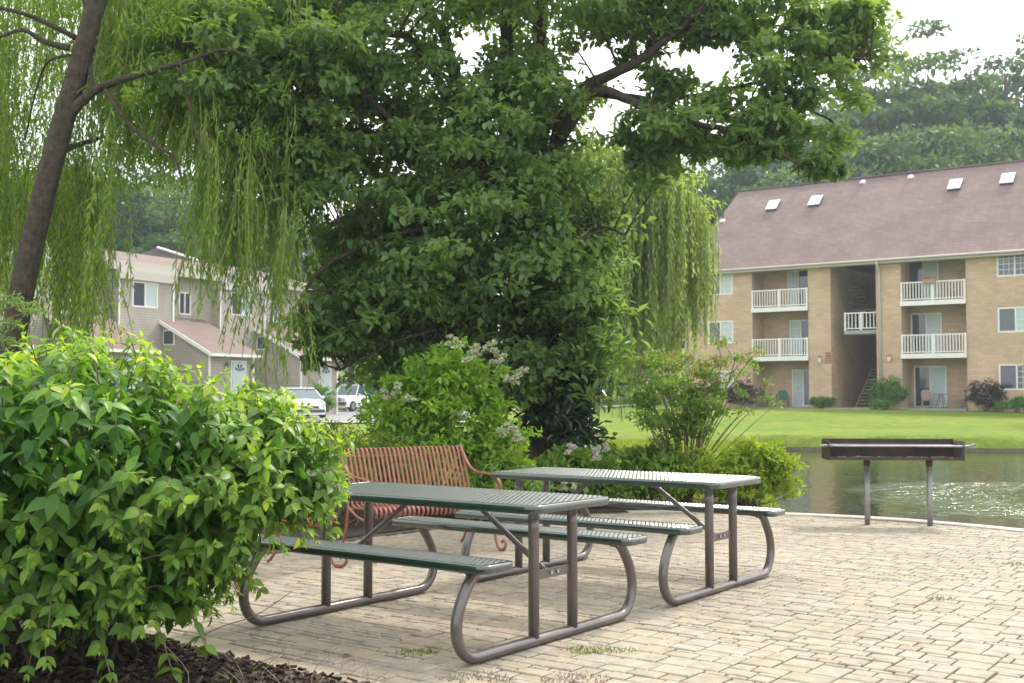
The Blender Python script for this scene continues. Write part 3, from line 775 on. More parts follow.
def on_roof(px, py):
    best = None
    for k in range(400):
        y = -.45+k*(RD+.45)/400; z = E3+(y+.45)*slope
        u, zz = UZ(px, py, y)
        if best is None or abs(rz_(zz)-z) < best[0]: best = (abs(rz_(zz)-z), u, y, z)
    return best[1:]
for (px, py) in ((773.5, 207), (816, 202.5), (955.5, 186.5), (1008, 180.5)):
    u, y, z = on_roof(px, py); ang = math.atan(slope)
    Mx = Matrix.Translation((u, y, z)) @ Matrix.Rotation(ang, 4, 'X')
    f = MB().box(-.32, .32, -.46, .46, -.02, .14, Mx).build('skylight', M['bumper'], roof)
    MB().box(-.34, .34, -.48, .48, .142, .19, Mx).build('pane', mat('skylight_glass', (.75, .78, .8), .15, spec=.8) if 'skylight_glass' not in bpy.data.materials else bpy.data.materials['skylight_glass'], f)
for (px, py) in ((722.8, 221), (863, 182), (911, 177)):
    u, y, z = on_roof(px, py)
    f = MB().lathe([(.2, -.1), (.18, .05), (.07, .12), (.06, .12)], (u, y, z), 10).build('roof_vent', M['trim'], roof)
    MB().tube([(u, y, z+.1), (u, y, z+.62)], .07, 8).build('vent_pipe', M['bumper'], f)
# wall lamps and signs
for px, py in ((820.5, 360), (890, 359)):
    u, z = UZ(px, py); z = rz_(z)
    l = thing('wall_lamp', 'small red-brown wall lantern %s on the tan block wall' % ('beside the red signs' if px < 850 else 'to the right of the cream downspout'), 'wall lamp', (0, 0, 0), 0, 'lanterns at the stairwell entrance')
    P = FO+FD*u; l.location = (P.x, P.y, ZB+z); l.rotation_euler = (0, 0, fa)
    MB().box(-.07, .07, -.03, -.003, -.1, .1).box(-.03, .03, -.12, -.031, .10, .14).build('bracket', M['signred'], l)
    MB().lathe([(.0, .22), (.12, .12), (.13, .10)], (0, -.16, .02), 6).build('cap', M['signred'], l)
    MB().lathe([(.10, .12), (.11, .05), (.08, -.14), (.0, -.2)], (0, -.16, .02), 8).build('lantern_glass', M['glow'], l)
for k, (x0, x1, y0, y1) in enumerate(((825.5, 833.5, 352.5, 356.5), (825.5, 833.5, 357.3, 363))):
    a, z1_ = UZ(x0, y0); b_, z0_ = UZ(x1, y1)
    b_ = min(b_, sa-.02)
    P = FO+FD*((a+b_)/2)
    s_ = thing('sign', ('small dark red sign, upper one of the two' if k == 0 else 'larger dark red sign, lower one of the two')+' on the pier by the stairwell', 'sign', (P.x, P.y, z0_), fa)
    hw = (b_-a)/2; hh = z1_-z0_
    MB().box(-hw, hw, -.03, -.003, 0, hh).build('sign_board', M['signred'], s_)
    tx = MB()
    for q in range(1 if k == 0 else 2):
        zc = hh*(.5 if k == 0 else (.68, .3)[q])
        for j in range(4):
            x = -hw*.7+j*hw*.42; tx.box(x, x+hw*.25, -.036, -.031, zc-hh*.09, zc+hh*.09)
    tx.build('lettering', M['cream'], s_)
# flower box on the top right balcony
u, z = UZ(930, 281); P = FO+FD*u-FN*.12
fb = thing('flower_box', 'orange flower box hanging on the top right balcony railing', 'flower box', (P.x, P.y, z), fa)
MB().box(-.32, .32, -.13, .0, -.14, .06).build('box', M['tan_metal'], fb, bevel=.01)
P_, D_, N_n = clump_leaves([(x, -.07, .12) for x in (-.24, -.08, .08, .24)], [.12]*4, 40)
leaves('blossom', P_, D_, N_n, .07, .06, M['flower_o'], fb)
def pchair(px, py, label, m, rz, name='patio_chair', back=.6):
    u, _ = UZ(px, py, back); P = FO+FD*u+FN*back
    t = thing(name, label, 'chair', (P.x, P.y, ZB+.06), fa+rz, 'chairs on the ground floor patios')
    MB().box(-.25, .25, -.24, .24, .40, .44).build('seat', m, t, bevel=.01)
    MB().prism([(-.24, 0), (.24, 0), (.26, .35), (.16, .5), (-.16, .5), (-.26, .35)], -.015, .015, Matrix.Translation((0, .25, .45)) @ Matrix.Rotation(R(78), 4, 'X')).build('backrest', m, t)
    for sx in (-1, 1):
        MB().tube([(sx*.27, -.22, .02), (sx*.27, -.24, .62), (sx*.27, .24, .66)], .018, 6).build('armrest', m, t)
        for sy in (-1, 1): MB().tube([(sx*.22, sy*.22, .41), (sx*.25, sy*.26, 0)], .018, 6).build('leg', m, t)
    return t
def ptable(px, label, back=.5):
    u, _ = UZ(px, 400, back); P = FO+FD*u+FN*back
    t = thing('patio_table', label, 'table', (P.x, P.y, ZB+.06))
    MB().lathe([(0, .70), (.34, .70), (.34, .73), (0, .73)], n=20).build('tabletop', M['bumper'], t)
    for k in range(4):
        a = PI/4+k*PI/2; MB().tube([(.08*math.cos(a), .08*math.sin(a), .7), (.3*math.cos(a), .3*math.sin(a), 0)], .016, 6).build('leg', M['bumper'], t)
pchair(767, 400, 'green patio chair left of the small dark table on the left ground floor patio', M['plastic_chair'], 2.6)
pchair(783.5, 400, 'green patio chair beside the white glazed door on the left ground floor patio', M['plastic_chair'], 3.4)
ptable(775, 'small dark round table between two green chairs on the ground floor patio')
pchair(927, 400, 'tan patio chair in front of the glass door on the right ground floor patio', M['tan_metal'], .4)
pchair(957, 400, 'tan patio chair at the far side of the right ground floor patio', M['tan_metal'], -.5)
ptable(941, 'small dark round table between tan chairs on the right ground floor patio')

# ------------------------------------------------------------------ town houses (left)
TD = Vector((.5, .866)); TN = Vector((.866, -.5)); TO = Vector((-18.67, 58.6)); ta = math.atan2(TD.y, TD.x)
def townhouse(off, label):
    P = TO+TD*off
    t = thing('townhouse', label, 'house', (P.x, P.y, .3), ta, 'row of beige townhouses')
    # local x along the row, local -y out to the front
    B = .3
    def z(v): return v-B
    mb = MB()
    small = (2.25, 3.1, z(5.58), z(6.78)); low = (-.75, -.05, z(3.7), z(4.9))
    wall(mb, -1.47, 5.42, z(-.3), z(8.0), 0, .2, [(2.3, 3.15, z(5.58), z(6.78))])
    mb.box(-1.47, -1.27, .202, 8, z(-.3), z(8.0)); mb.box(5.22, 5.42, .202, 8, z(-.3), z(8.0)); mb.box(-1.27, 5.22, 7.8, 8, z(-.3), z(8.0))
    mb.build('wall', M['siding'], t)
    window(t, 2.3, 3.15, z(5.58), z(6.78), .02, (False, False))
    MB().box(2.2, 3.25, .25, .28, z(5.5), z(6.9)).build('interior', M['dark'], t)
    # projecting bay
    X = -.75; bw = MB(); wall(bw, -1.47+X, 2.1+X, z(3.3), z(7.05), -.62, -.5, [(-.62+X, 1.02+X, z(5.75), z(7.0))]); bw.box(-1.47+X, -1.35+X, -.498, -.002, z(3.3), z(7.05)); bw.box(1.98+X, 2.1+X, -.498, -.002, z(3.3), z(7.05))
    bw.box(-1.35+X, 1.98+X, -.498, -.002, z(3.3), z(3.4))
    bw.build('bay', M['siding'], t)
    window(t, -.62+X, 1.02+X, z(5.72), z(7.0), -.60, (False, False), blind=(False, True))
    MB().box(-.7+X, 1.1+X, -.45, -.42, z(5.6), z(7.04)).build('interior', M['dark'], t)
    MB().box(-1.55+X, 2.2+X, -.78, -.003, z(7.052), z(7.5)).build('bay_fascia', M['cream'], t)
    MB().box(-1.49+X, -1.40+X, -.65, -.622, z(3.3), z(7.05)).build('corner_trim', M['trim'], t)
    MB().box(2.02+X, 2.12+X, -.65, -.622, z(3.3), z(7.05)).build('corner_trim', M['trim'], t)
    # main roof
    r = MB(); th = .25
    vs = [Vector(q) for q in ((-1.6, -.55, z(7.95)), (5.5, -.55, z(7.95)), (5.5, 4, z(9.1)), (-1.6, 4, z(9.1)))]
    r.add(vs+[v-Vector((0, 0, .06)) for v in vs], [(0,1,2,3), (7,6,5,4), (0,4,5,1), (1,5,6,2), (2,6,7,3), (3,7,4,0)])
    vs = [Vector(q) for q in ((-1.6, 4.001, z(9.1)), (5.5, 4.001, z(9.1)), (5.5, 8.4, z(8.0)), (-1.6, 8.4, z(8.0)))]
    r.add(vs+[v-Vector((0, 0, .06)) for v in vs], [(0,1,2,3), (7,6,5,4), (0,4,5,1), (1,5,6,2), (2,6,7,3), (3,7,4,0)])
    rf = r.build('roof', M['shingle2'], t)
    MB().box(-1.6, 5.5, -.60, -.552, z(7.5), z(7.97)).build('eave', M['cream'], t)
    MB().tube([(4.3, 1, z(8.3)), (4.3, 1, z(8.75))], .06, 8).build('vent_pipe', M['trim'], rf)
    # party wall gable in front of the next roof
    # lean-to
    l = MB(); a, b_, p = .52, 3.95, 4.07
    zt, ze = z(5.35), z(3.4)
    poly_ = [(0, z(-.3)), (p-.25, z(-.3)), (p-.25, ze-.05), (0, zt-.12)]
    for x in (a+.1, b_-.2):
        vs = [(x, -y, zz) for y, zz in poly_]+[(x+.12, -y, zz) for y, zz in poly_]
        l.add(vs, [(0,1,2,3), (7,6,5,4), (0,4,5,1), (1,5,6,2), (2,6,7,3), (3,7,4,0)])
    dx0 = a+1.75
    wall(l, a+.22, b_-.2, z(-.3), ze-.05, -p+.25, -p+.4, [(dx0, dx0+.95, z(-.3)+1.1, z(3.05))])
    lo = l.build('entrance_wing', M['siding'], t)
    vs = [Vector(q) for q in ((a-.1, -p-.1, ze), (b_+.1, -p-.1, ze), (b_+.1, -.003, zt+.05), (a-.1, -.003, zt+.05))]
    rr = MB(); rr.add(vs+[v-Vector((0, 0, .07)) for v in vs], [(0,1,2,3), (7,6,5,4), (0,4,5,1), (1,5,6,2), (2,6,7,3), (3,7,4,0)]); rr.build('roof', M['shingle2'], lo)
    vs = [Vector(q) for q in ((a-.14, -p-.12, ze-.16), (a-.102, -p-.12, ze-.16), (a-.102, -.003, zt-.10), (a-.14, -.003, zt-.10))]
    rr = MB(); rr.add(vs+[v+Vector((0, 0, .2)) for v in vs], [(3,2,1,0), (4,5,6,7), (0,1,5,4), (1,2,6,5), (2,3,7,6), (3,0,4,7)]); rr.build('rake_trim', M['trim'], lo)
    MB().box(a-.1, b_+.1, -p-.2, -p-.102, ze-.14, ze+.0).build('gutter', M['trim'], lo)
    MB().box(a+.1, a+.2, -p+.18, -p+.248, z(-.2), ze-.1).build('corner_trim', M['trim'], lo)
    MB().box(b_-.2, b_-.1, -p+.18, -p+.248, z(-.2), ze-.1).build('corner_trim', M['trim'], lo)
    d = MB().box(dx0-.08, dx0+1.03, -p+.22, -p+.248, z(-.3)+1.0, z(3.1)).build('door_frame', M['trim'], lo)
    MB().box(dx0, dx0+.95, -p+.17, -p+.218, z(-.3)+1.05, z(3.03)).build('door', M['blind'], lo)
    fan = MB()
    for k in range(4):
        aa = R(25+k*43); fan.prism([(0, 0), (.36*math.cos(aa-.2), .36*math.sin(aa-.2)), (.36*math.cos(aa+.2), .36*math.sin(aa+.2))], .0, .006, Matrix.Translation((dx0+.475, -p+.165, z(2.55))) @ Matrix.Rotation(R(90), 4, 'X'))
    fan.build('fanlight', M['glass'], lo)
    for xx in (dx0-.45, dx0+1.4):
        MB().lathe([(0, .2), (.09, .1), (.06, -.1), (0, -.14)], (xx, -p+.14, z(2.8)), 8).box(xx-.04, xx+.04, -p+.16, -p+.247, z(2.72), z(2.86)).build('lantern', M['bumper'], lo)
    # small window in the side of the wing and one low in the main wall
    fr = MB().box(a+.06, a+.098, -1.5, -.7, z(3.85), z(4.65)).build('window_frame', M['trim'], lo)
    MB().box(a+.04, a+.059, -1.42, -.78, z(3.93), z(4.57)).build('pane', M['glass'], fr)
    fr = MB().box(-.9, -.1, -.03, -.003, z(3.9), z(4.7)).box(-.82, -.18, -.034, -.031, z(3.98), z(4.62)).build('window_frame', M['trim'], t)
    return t
for k, (off, lab) in enumerate([(-13.8, 'beige sided townhouse at the left end of the row behind the leaning willow trunk'), (-6.9, 'beige sided townhouse whose sloping porch roof shows just above the big shrub'),
                 (0, 'beige sided townhouse with a wide bay window and an arched light in its front door'), (6.9, 'beige sided townhouse at the far right end of the row behind hanging willow strands')]):
    townhouse(off, lab)
# darker stepped roof beyond the row
mb = MB(); A_, B_ = at(157.6, 247.5, 70), at(203, 262, 74); A0 = at(143, 253, 69)
t = thing('dark_roofed_house', 'house with a dark sloping roof and pale edge rising behind the townhouse row', 'house', (A_.x, A_.y, .3))
def rel(v): return v-Vector((A_.x, A_.y, .3))
off = Vector((-3.5, 7, 0)); a, b_, c = rel(A_), rel(B_), rel(A0)
mb.add([c, a, b_, b_-Vector((0, 0, 3)), c-Vector((0, 0, 3)), c+off, a+off, b_+off, b_+off-Vector((0, 0, 3)), c+off-Vector((0, 0, 3))],
       [(0,4,3,2,1), (5,6,7,8,9), (0,1,6,5), (1,2,7,6), (2,3,8,7), (3,4,9,8), (4,0,5,9)]); mb.build('roof', M['darkroof'], t)
MB().tube([a+Vector((0, -.05, 0)), b_+Vector((0, -.05, 0))], .09, 6).build('roof_trim', M['trim'], t)
MB().box(c.x, b_.x, 1.2, 6, -.5, c.z-2.9).build('wall', M['siding'], t)

# ------------------------------------------------------------------ cars
def car(label, loc, rz, suv=False):
    t = thing('parked_car', label, 'car', loc, rz, 'white cars in the parking lot')
    Lc, Wc = (4.3, 1.78); H = 1.75 if suv else 1.42; gc = .28 if suv else .2
    # x forward. sections: x, hood/belt height, half width
    if suv: sec = [(-2.1, 1.0, .80), (-2.05, 1.08, .87), (-.9, 1.08, .89), (.55, 1.08, .89), (.8, 1.06, .88), (1.9, 1.0, .84), (2.08, .92, .80), (2.12, .6, .78)]
    else: sec = [(-2.15, .62, .72), (-2.1, .88, .80), (-1.5, .95, .87), (-.4, .93, .89), (.9, .92, .89), (1.7, .80, .85), (2.1, .66, .76), (2.18, .45, .68)]
    mb = MB(); k = 7
    for x, h, wd in sec:
        mb.v += [(x, -wd, gc), (x, -wd, h*.55), (x, -wd*.98, h-.08), (x, -wd*.86, h), (x, 0, h+.02), (x, wd*.86, h), (x, wd*.98, h-.08), (x, wd, h*.55), (x, wd, gc)]
    k = 9
    for i in range(len(sec)-1):
        for j in range(k): mb.f.append((i*k+j, i*k+(j+1) % k, (i+1)*k+(j+1) % k, (i+1)*k+j))
    mb.f += [tuple(range(k)), tuple(reversed(range((len(sec)-1)*k, len(sec)*k)))]
    mb.build('body', M['white_paint'], t, bevel=.04)
    zb = .98 if suv else .90
    cab = ([(-2.0, zb), (-1.85, H-.08), (-1.6, H-.02), (.25, H-.02), (.42, H-.08), (.95, zb)] if suv else [(-1.75, zb), (-1.0, H-.08), (-.7, H-.02), (.1, H-.02), (.35, H-.1), (1.15, zb)])
    g_ = MB(); n = len(cab)
    for s in (-1, 1): g_.v += [(x, s*(.84 if z < zb+.02 else .68), z) for x, z in cab]
    g_.f = [tuple(range(n)), tuple(reversed(range(n, 2*n)))]+[(i, i+n, (i+1) % n+n, (i+1) % n) for i in range(n)]
    cb = g_.build('cabin_glass', M['carglass'], t)
    MB().box(cab[1][0]+.06, cab[4][0]-.06, -.67, .67, H-.06, H+.01).build('roof', M['white_paint'], t, bevel=.03)
    pl = MB()
    for s in (-1, 1):
        for (xa, za), (xb, zc) in ((cab[0], cab[1]), (cab[5], cab[4]), (((-.3), zb), ((-.3), H-.05))):
            pl.tube([(xa, s*.85, za), (xb, s*.70, zc)], .035, 6)
    pl.build('pillar', M['white_paint'], t)
    for sx in (-1.3, 1.35):
        for s in (-1, 1):
            wv_ = MB().tube([(sx, s*.68, .34), (sx, s*.9, .34)], .34, 20).build('wheel', M['rubber'], t)
            MB().tube([(sx, s*.88, .34), (sx, s*.915, .34)], .2, 12).build('rim', M['rim'], wv_)
    xf = sec[-1][0]
    if suv:
        g2 = MB()
        for q in range(7): g2.box(2.1, 2.14, -.42+q*.13-.035, -.42+q*.13+.035, .66, .92)
        g2.build('grille', M['bumper'], t)
        MB().box(2.05, 2.28, -.85, .85, .42, .62).build('bumper', M['bumper'], t, bevel=.03)
    else:
        MB().box(2.12, 2.2, -.4, .4, .44, .56).build('grille', M['bumper'], t)
        MB().box(2.02, 2.24, -.7, .7, .26, .40).build('bumper', M['bumper'], t, bevel=.03)
    for s in (-1, 1):
        MB().tube([(xf-.16, s*.62, .78 if suv else .6), (xf+.025, s*.62, .78 if suv else .6)], .1, 12).build('headlight', M['lamp_glass'], t)
        MB().cbox((.7, s*.98, 1.08 if suv else .98), .1, .16, .12).build('mirror', M['white_paint'], t, bevel=.02)
    return t
p = at(303, 418, 56); car('white sedan parked in front of the townhouses, glimpsed over the big shrub', (-10.3, 56, float(ground_z(-10.3, 56))+.05), -1.15)
car('white boxy off-road vehicle with a slotted grille, parked at the back of the lot', (-10.6, 77, float(ground_z(-10.6, 77))+.05), -2.0, True)

# hydrant in the far grass
P = Vector((5.6, 76, float(ground_z(5.6, 76))))
hy = thing('fire_hydrant', 'tiny red fire hydrant far off on the grass beside the pale willow', 'hydrant', P)
MB().lathe([(.17, 0), (.17, .05), (.12, .06), (.12, .55), (.15, .57), (.15, .62), (.11, .72), (.03, .78), (.03, .82), (0, .82)], n=14).build('barrel', M['red_paint'], hy, smooth=True)
for s in (-1, 1): MB().tube([(s*.1, 0, .45), (s*.2, 0, .45)], .06, 10).build('nozzle', M['red_paint'], hy)

# pale block behind table 2
P = at(529, 482, 12.9)
sb_ = thing('stone_block', 'pale grey weathered stone block standing in the bed behind the farther table', 'stone', (P.x, 12.9, 0), .3)
MB().box(-.12, .12, -.12, .12, -.02, .40).build('block', M['stone'], sb_, bevel=.02)
MB().box(-.14, .14, -.14, .14, .402, .44).build('cap', M['stone'], sb_, bevel=.01)

# ================================================================== vegetation
def limb(mb, pts, r0, r1, n=8, sub=5, wob=.0):
    p = spline(pts, sub); k = len(p)
    if wob: p = [q+Vector((random.uniform(-wob, wob), random.uniform(-wob, wob), random.uniform(-wob, wob)*.5)) if 0 < i < k-1 else q for i, q in enumerate(p)]
    mb.tube(p, [r0+(r1-r0)*(i/(k-1))**.8 for i in range(k)], n)
    return p
def twig_to(mb, a, b, r0=.02, r1=.006, sag=.1, n=5):
    a = Vector(a); b = Vector(b); m = a.lerp(b, .5)+Vector((random.uniform(-.1, .1), random.uniform(-.1, .1), sag))*(b-a).length*.5
    limb(mb, [a, m, b], r0, r1, n, 3)

# ---------- big foreground shrub: arching shoots of drooping paired leaves
def big_shrub():
    t = thing('leafy_shrub', 'large bright green shrub with drooping pointed leaves filling the left foreground', 'shrub', (-2.2, 5.75, 0))
    o = Vector(t.location)
    lob = [((-2.25, 5.75, .83), (1.08, .95, .74), 430), ((-1.44, 5.75, .95), (.55, .52, .36), 230), ((-3.1, 5.8, .78), (.85, .9, .76), 200),
           ((-2.35, 5.3, .60), (.85, .5, .40), 210), ((-1.8, 5.5, .50), (.40, .45, .34), 90), ((-1.98, 5.2, 1.05), (.75, .5, .45), 90)]
    P = []; D = []; N = []; Ln = []; Wd = []; T = []; st = MB()
    def add_leaf(p, d, n, l, w_, tt): P.append(p); D.append(d); N.append(n); Ln.append(l); Wd.append(w_); T.append(tt)
    lobes = [(np.array(c), np.array(r)) for c, r, _ in lob]
    def inside_other(p, k):
        for j, (c, r) in enumerate(lobes):
            if j != k and (((p-c)/r)**2).sum() < .72: return True
        return False
    for k, (c, r, n) in enumerate(lob):
        for q in shell(c, r, n, .86, 1.04, -.75):
            if q[2] < .13 or inside_other(q, k): continue
            outw = Vector(q-np.array(c)); outw = Vector((outw.x/r[0]**2, outw.y/r[1]**2, outw.z/r[2]**2)).normalized()
            if outw.y > .45 and random.random() < .6: continue
            ax = (outw+Vector((random.uniform(-.6, .6), random.uniform(-.6, .6), random.uniform(-.1, .7)))).normalized()
            ln = random.uniform(.16, .34); tip = Vector(q)+ax*ln*.45; base = Vector(q)-ax*ln*.55
            mid = base.lerp(tip, .5)+Vector((0, 0, ln*.12)); tip = tip-Vector((0, 0, ln*.12))
            pts = spline([base, mid, tip], 5); st.tube([p-o for p in pts], [.0035-.0002*i for i in range(len(pts))], 5)
            nodes = random.randint(5, 7); rot = random.uniform(0, PI)
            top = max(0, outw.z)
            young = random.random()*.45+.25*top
            for i in range(nodes):
                f = (i+.6)/nodes; pp = pts[min(int(f*(len(pts)-1)), len(pts)-1)]
                tg = (pts[-1]-pts[0]).normalized(); rot += PI/2+random.uniform(-.3, .3)
                s1 = tg.orthogonal().normalized(); s1 = Matrix.Rotation(rot, 3, tg) @ s1
                size = (.104-.05*f**1.4)*random.uniform(.6, 1.3)
                for s in (-1, 1):
                    d = s1*s*.75+tg*.35+Vector((0, 0, -.30-random.random()*.5))
                    nv = Vector((0, 0, 1))*.8+tg*.3+outw*.55+Vector((random.uniform(-.3, .3),)*3)
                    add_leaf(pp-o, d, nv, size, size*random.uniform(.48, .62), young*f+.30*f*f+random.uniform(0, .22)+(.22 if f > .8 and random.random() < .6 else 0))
            for _ in range(4):
                d = tg+Vector((random.uniform(-.7, .7), random.uniform(-.7, .7), random.uniform(-.3, .5)))
                add_leaf(pts[-1]-o, d, Vector((0, 0, 1))+outw*.5, random.uniform(.022, .045), .016, .72+random.random()*.28)
    # inner foliage
    for c, r, n in lob:
        for q in shell(c, r, int(n*9), .45, .9, -.8):
            if q[2] < .06: continue
            d = Vector((random.uniform(-1, 1), random.uniform(-1, 1), random.uniform(-1, .1)))
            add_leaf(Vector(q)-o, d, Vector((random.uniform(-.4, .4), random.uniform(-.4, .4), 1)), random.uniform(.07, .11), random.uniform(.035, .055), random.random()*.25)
    # low shoots reaching over the mulch
    for (bx, by, bz, tx, ty, tz) in ((-1.75, 5.45, .42, -1.50, 5.15, .12), (-1.95, 5.3, .35, -1.72, 5.0, .14), (-1.6, 5.5, .34, -1.38, 5.25, .2), (-2.3, 5.1, .4, -2.2, 4.85, .18)):
        pts = spline([(bx, by, bz), ((bx+tx)/2, (by+ty)/2, (bz+tz)/2+.06), (tx, ty, tz)], 3); st.tube([p-o for p in pts], .003, 5)
        for i, pp in enumerate(pts[1:]):
            for s in (-1, 1, 0):
                add_leaf(pp-o, Vector((s*.6+random.uniform(-.5, .5), random.uniform(-.7, .5), -.35+random.uniform(-.5, .2))), Vector((random.uniform(-.5, .5), random.uniform(-.8, .1), 1)), random.uniform(.05, .09), random.uniform(.028, .048), .2+random.random()*.55)
    leaves('foliage', [tuple(p) for p in P], [tuple(p) for p in D], [tuple(p) for p in N], np.array(Ln), np.array(Wd), L['shrub'], t, 'ovate', T)
    st.build('stems', M['stem'], t, smooth=True); st = MB()
    for k in range(34):
        a = random.uniform(0, 2*PI); c, r, _ = random.choice(lob[:5]); q = shell(c, r, 1, .55, .85, -.2)[0]
        b = Vector((random.uniform(-.3, .4), random.uniform(-.3, .3), 0))
        limb(st, [b, b.lerp(Vector(q)-o, .4)+Vector((0, 0, .15)), Vector(q)-o], .014, .005, 6, 4)
    st.build('stems', M['bark'], t, smooth=True)
big_shrub()

# ---------- generic leafy crown helper
def crown(parent, clumps, per, size, m, shape='broad', name='crown', aspect=.62, droop=.35, flatz=.75, tint=None, jitter=.25):
    cs = [c for c, r in clumps]; rs = [r for c, r in clumps]
    P, D, N = clump_leaves(cs, rs, per, droop, flatz)
    n = len(P); s = size*(1+rng.uniform(-jitter, jitter, n))
    base = np.repeat(rng.random(len(cs))*.5, per)
    tt = base+rng.random(n)*.5 if tint is None else np.repeat(np.asarray(tint), per)+rng.random(n)*.4
    return leaves(name, P, D, N, s, s*aspect, m, parent, shape, tt)

# ---------- central broadleaf tree
def central_tree():
    base = Vector((.55, 15.2, 0)); t = thing('broadleaf_tree', 'huge dark green broadleaf tree with its crown reaching down behind the benches', 'tree', base)
    def V(px, py, Y): return at(px, py, Y)-base
    tr = MB()
    p0 = Vector((0, 0, -.2))
    limb(tr, [p0, V(548, 400, 15.2), V(530, 300, 15.2), V(520, 215, 15.2)], .30, .21, 14, 6)
    L_ = []
    def lim(pts, r0, r1, n=8): L_.append(limb(tr, pts, r0, r1, n, 6, .015)); return L_[-1]
    lim([V(520, 218, 15.2), V(506, 120, 15.1), V(506, 40, 15.1), V(500, -60, 15.2), V(490, -170, 15.4)], .13, .05, 10)
    lim([V(524, 215, 15.2), V(541, 120, 15.3), V(540, 30, 15.4), V(548, -60, 15.6), V(560, -150, 15.8)], .15, .05, 10)
    lim([V(520, 230, 15.2), V(470, 130, 14.9), V(445, 40, 14.7), V(425, 0, 14.6), V(400, -90, 14.5)], .12, .04)
    lim([V(535, 250, 15.2), V(560, 130, 14.8), V(585, 88, 14.6), V(640, 60, 14.3), V(700, 10, 14.2), V(740, -40, 14.2)], .12, .03)
    lim([V(560, 140, 14.8), V(595, 92, 14.4), V(640, 105, 14.1), V(690, 122, 13.9), V(745, 135, 13.7), V(800, 165, 13.6)], .085, .02)
    lim([V(595, 92, 14.4), V(650, 100, 14.8), V(700, 95, 15), V(770, 80, 15), V(850, 70, 15)], .06, .015)
    lim([V(690, 30, 14.2), V(740, 40, 14), V(800, 50, 14), V(870, 60, 14)], .045, .012)
    lim([V(700, 15, 14.2), V(712, 28, 14.2), V(745, 38, 14.2), V(775, 90, 14.2), V(830, 120, 14.2)], .04, .012)
    lim([V(480, 160, 15), V(420, 50, 14.3), V(380, 32, 14), V(330, 26, 13.8), V(270, 60, 13.6), V(200, 60, 13.4)], .07, .015)
    lim([V(500, 230, 15), V(420, 150, 14.2), V(360, 90, 13.8), V(322, 70, 13.6), V(285, 125, 13.5), V(262, 135, 13.5), V(238, 160, 13.5)], .055, .012)
    lim([V(262, 135, 13.5), V(262, 108, 13.5), V(245, 72, 13.4), V(258, 66, 13.4), V(285, 65, 13.4)], .022, .01)
    lim([V(505, 260, 15.1), V(440, 230, 14.3), V(380, 240, 13.8), V(320, 270, 13.5), V(300, 310, 13.4)], .06, .015)
    lim([V(520, 300, 15.1), V(470, 320, 14.4), V(400, 340, 13.9), V(340, 370, 13.7)], .05, .015)
    lim([V(535, 270, 15.2), V(580, 235, 14.7), V(605, 228, 14.4), V(625, 235, 14.3)], .05, .015)
    lim([V(545, 340, 15.2), V(580, 320, 14.6), V(620, 315, 14.4)], .04, .012)
    allp = [p for l in L_ for p in l]
    cl = []; tw = []
    def fill(c, r, n, rr=(.28, .45), lo=.35, hi=1.0, zmin=-1):
        for q in shell((0, 0, 0), (1, 1, 1), n, lo, hi, zmin):
            px, py, Y = c[0]+q[0]*r[0], c[1]-q[2]*r[1], c[2]+q[1]*r[2]
            cl.append((np.array(V(px, py, Y)), random.uniform(*rr)))
    # dark mass
    fill((470, 235, 15.0), (165, 125, 2.3), 270)
    fill((400, 300, 14.6), (105, 85, 1.5), 130)
    fill((548, 250, 15), (72, 115, 1.6), 115)
    fill((470, 120, 15.0), (170, 95, 2.0), 125)
    fill((480, 375, 14.9), (120, 50, 1.3), 90)
    # upper crown
    fill((420, 0, 15.0), (190, 90, 2.5), 105, lo=.3)
    fill((600, -10, 15.2), (150, 75, 2.4), 85)
    fill((500, -140, 15.5), (240, 100, 2.6), 80)
    # left spread
    fill((300, 60, 14.0), (120, 90, 1.5), 120, (.22, .38)); fill((200, 60, 13.8), (85, 80, 1.4), 70, (.2, .34))
    fill((295, 160, 13.8), (75, 60, 1.2), 54, (.2, .34))
    # right spread
    fill((795, 50, 14.2), (100, 75, 1.3), 50, (.2, .36)); fill((850, 40, 14.4), (48, 62, .8), 19, (.2, .32)); fill((700, -40, 14.6), (200, 60, 1.6), 52, (.22, .4))
    fill((700, 125, 14.0), (85, 30, .8), 34, (.16, .28)); fill((790, 130, 13.9), (62, 38, .7), 25, (.16, .28)); fill((830, 165, 13.8), (24, 18, .3), 9, (.12, .2))
    fill((735, 150, 13.9), (40, 14, .4), 12, (.12, .2)); fill((640, 30, 14.6), (45, 40, .8), 18, (.18, .3)); fill((650, 150, 14.4), (45, 40, .7), 18, (.15, .26))
    fill((720, 20, 14.4), (50, 30, .6), 14, (.14, .24))
    fill((328, 335, 13.9), (32, 38, .6), 24, (.14, .24)); fill((655, 90, 14.6), (40, 34, .6), 12, (.12, .2)); fill((690, 45, 14.6), (38, 26, .6), 8, (.12, .2))
    # keep the sky windows open
    out = []
    for c, r in cl:
        wp = Vector(c)+base; px = 512+F*wp.x/wp.y; py = 395-F*(wp.z-EYE)/wp.y
        win = [(640, 78, 11, 12), (712, 60, 19, 17), (676, 112, 8, 6), (474, 42, 20, 15), (522, 40, 8, 22), (620, 120, 16, 14), (560, 70, 10, 22), (910, 20, 22, 70)]
        if any(((px-a)/sx)**2+((py-b)/sy)**2 < 1.25 for a, b, sx, sy in win): continue
        out.append((c, r))
        if r < .5 and random.random() < .55:
            v = Vector(c); b = min(allp, key=lambda q: (q-v).length+max(0, q.z-v.z)*.3)
            if (b-v).length < 1.1: twig_to(tr, b, v, .018, .005, .12)
    tr.build('trunk', M['bark'], t, smooth=True)
    crown(t, out, 98, .096, L['maple'], aspect=.6, jitter=.5)
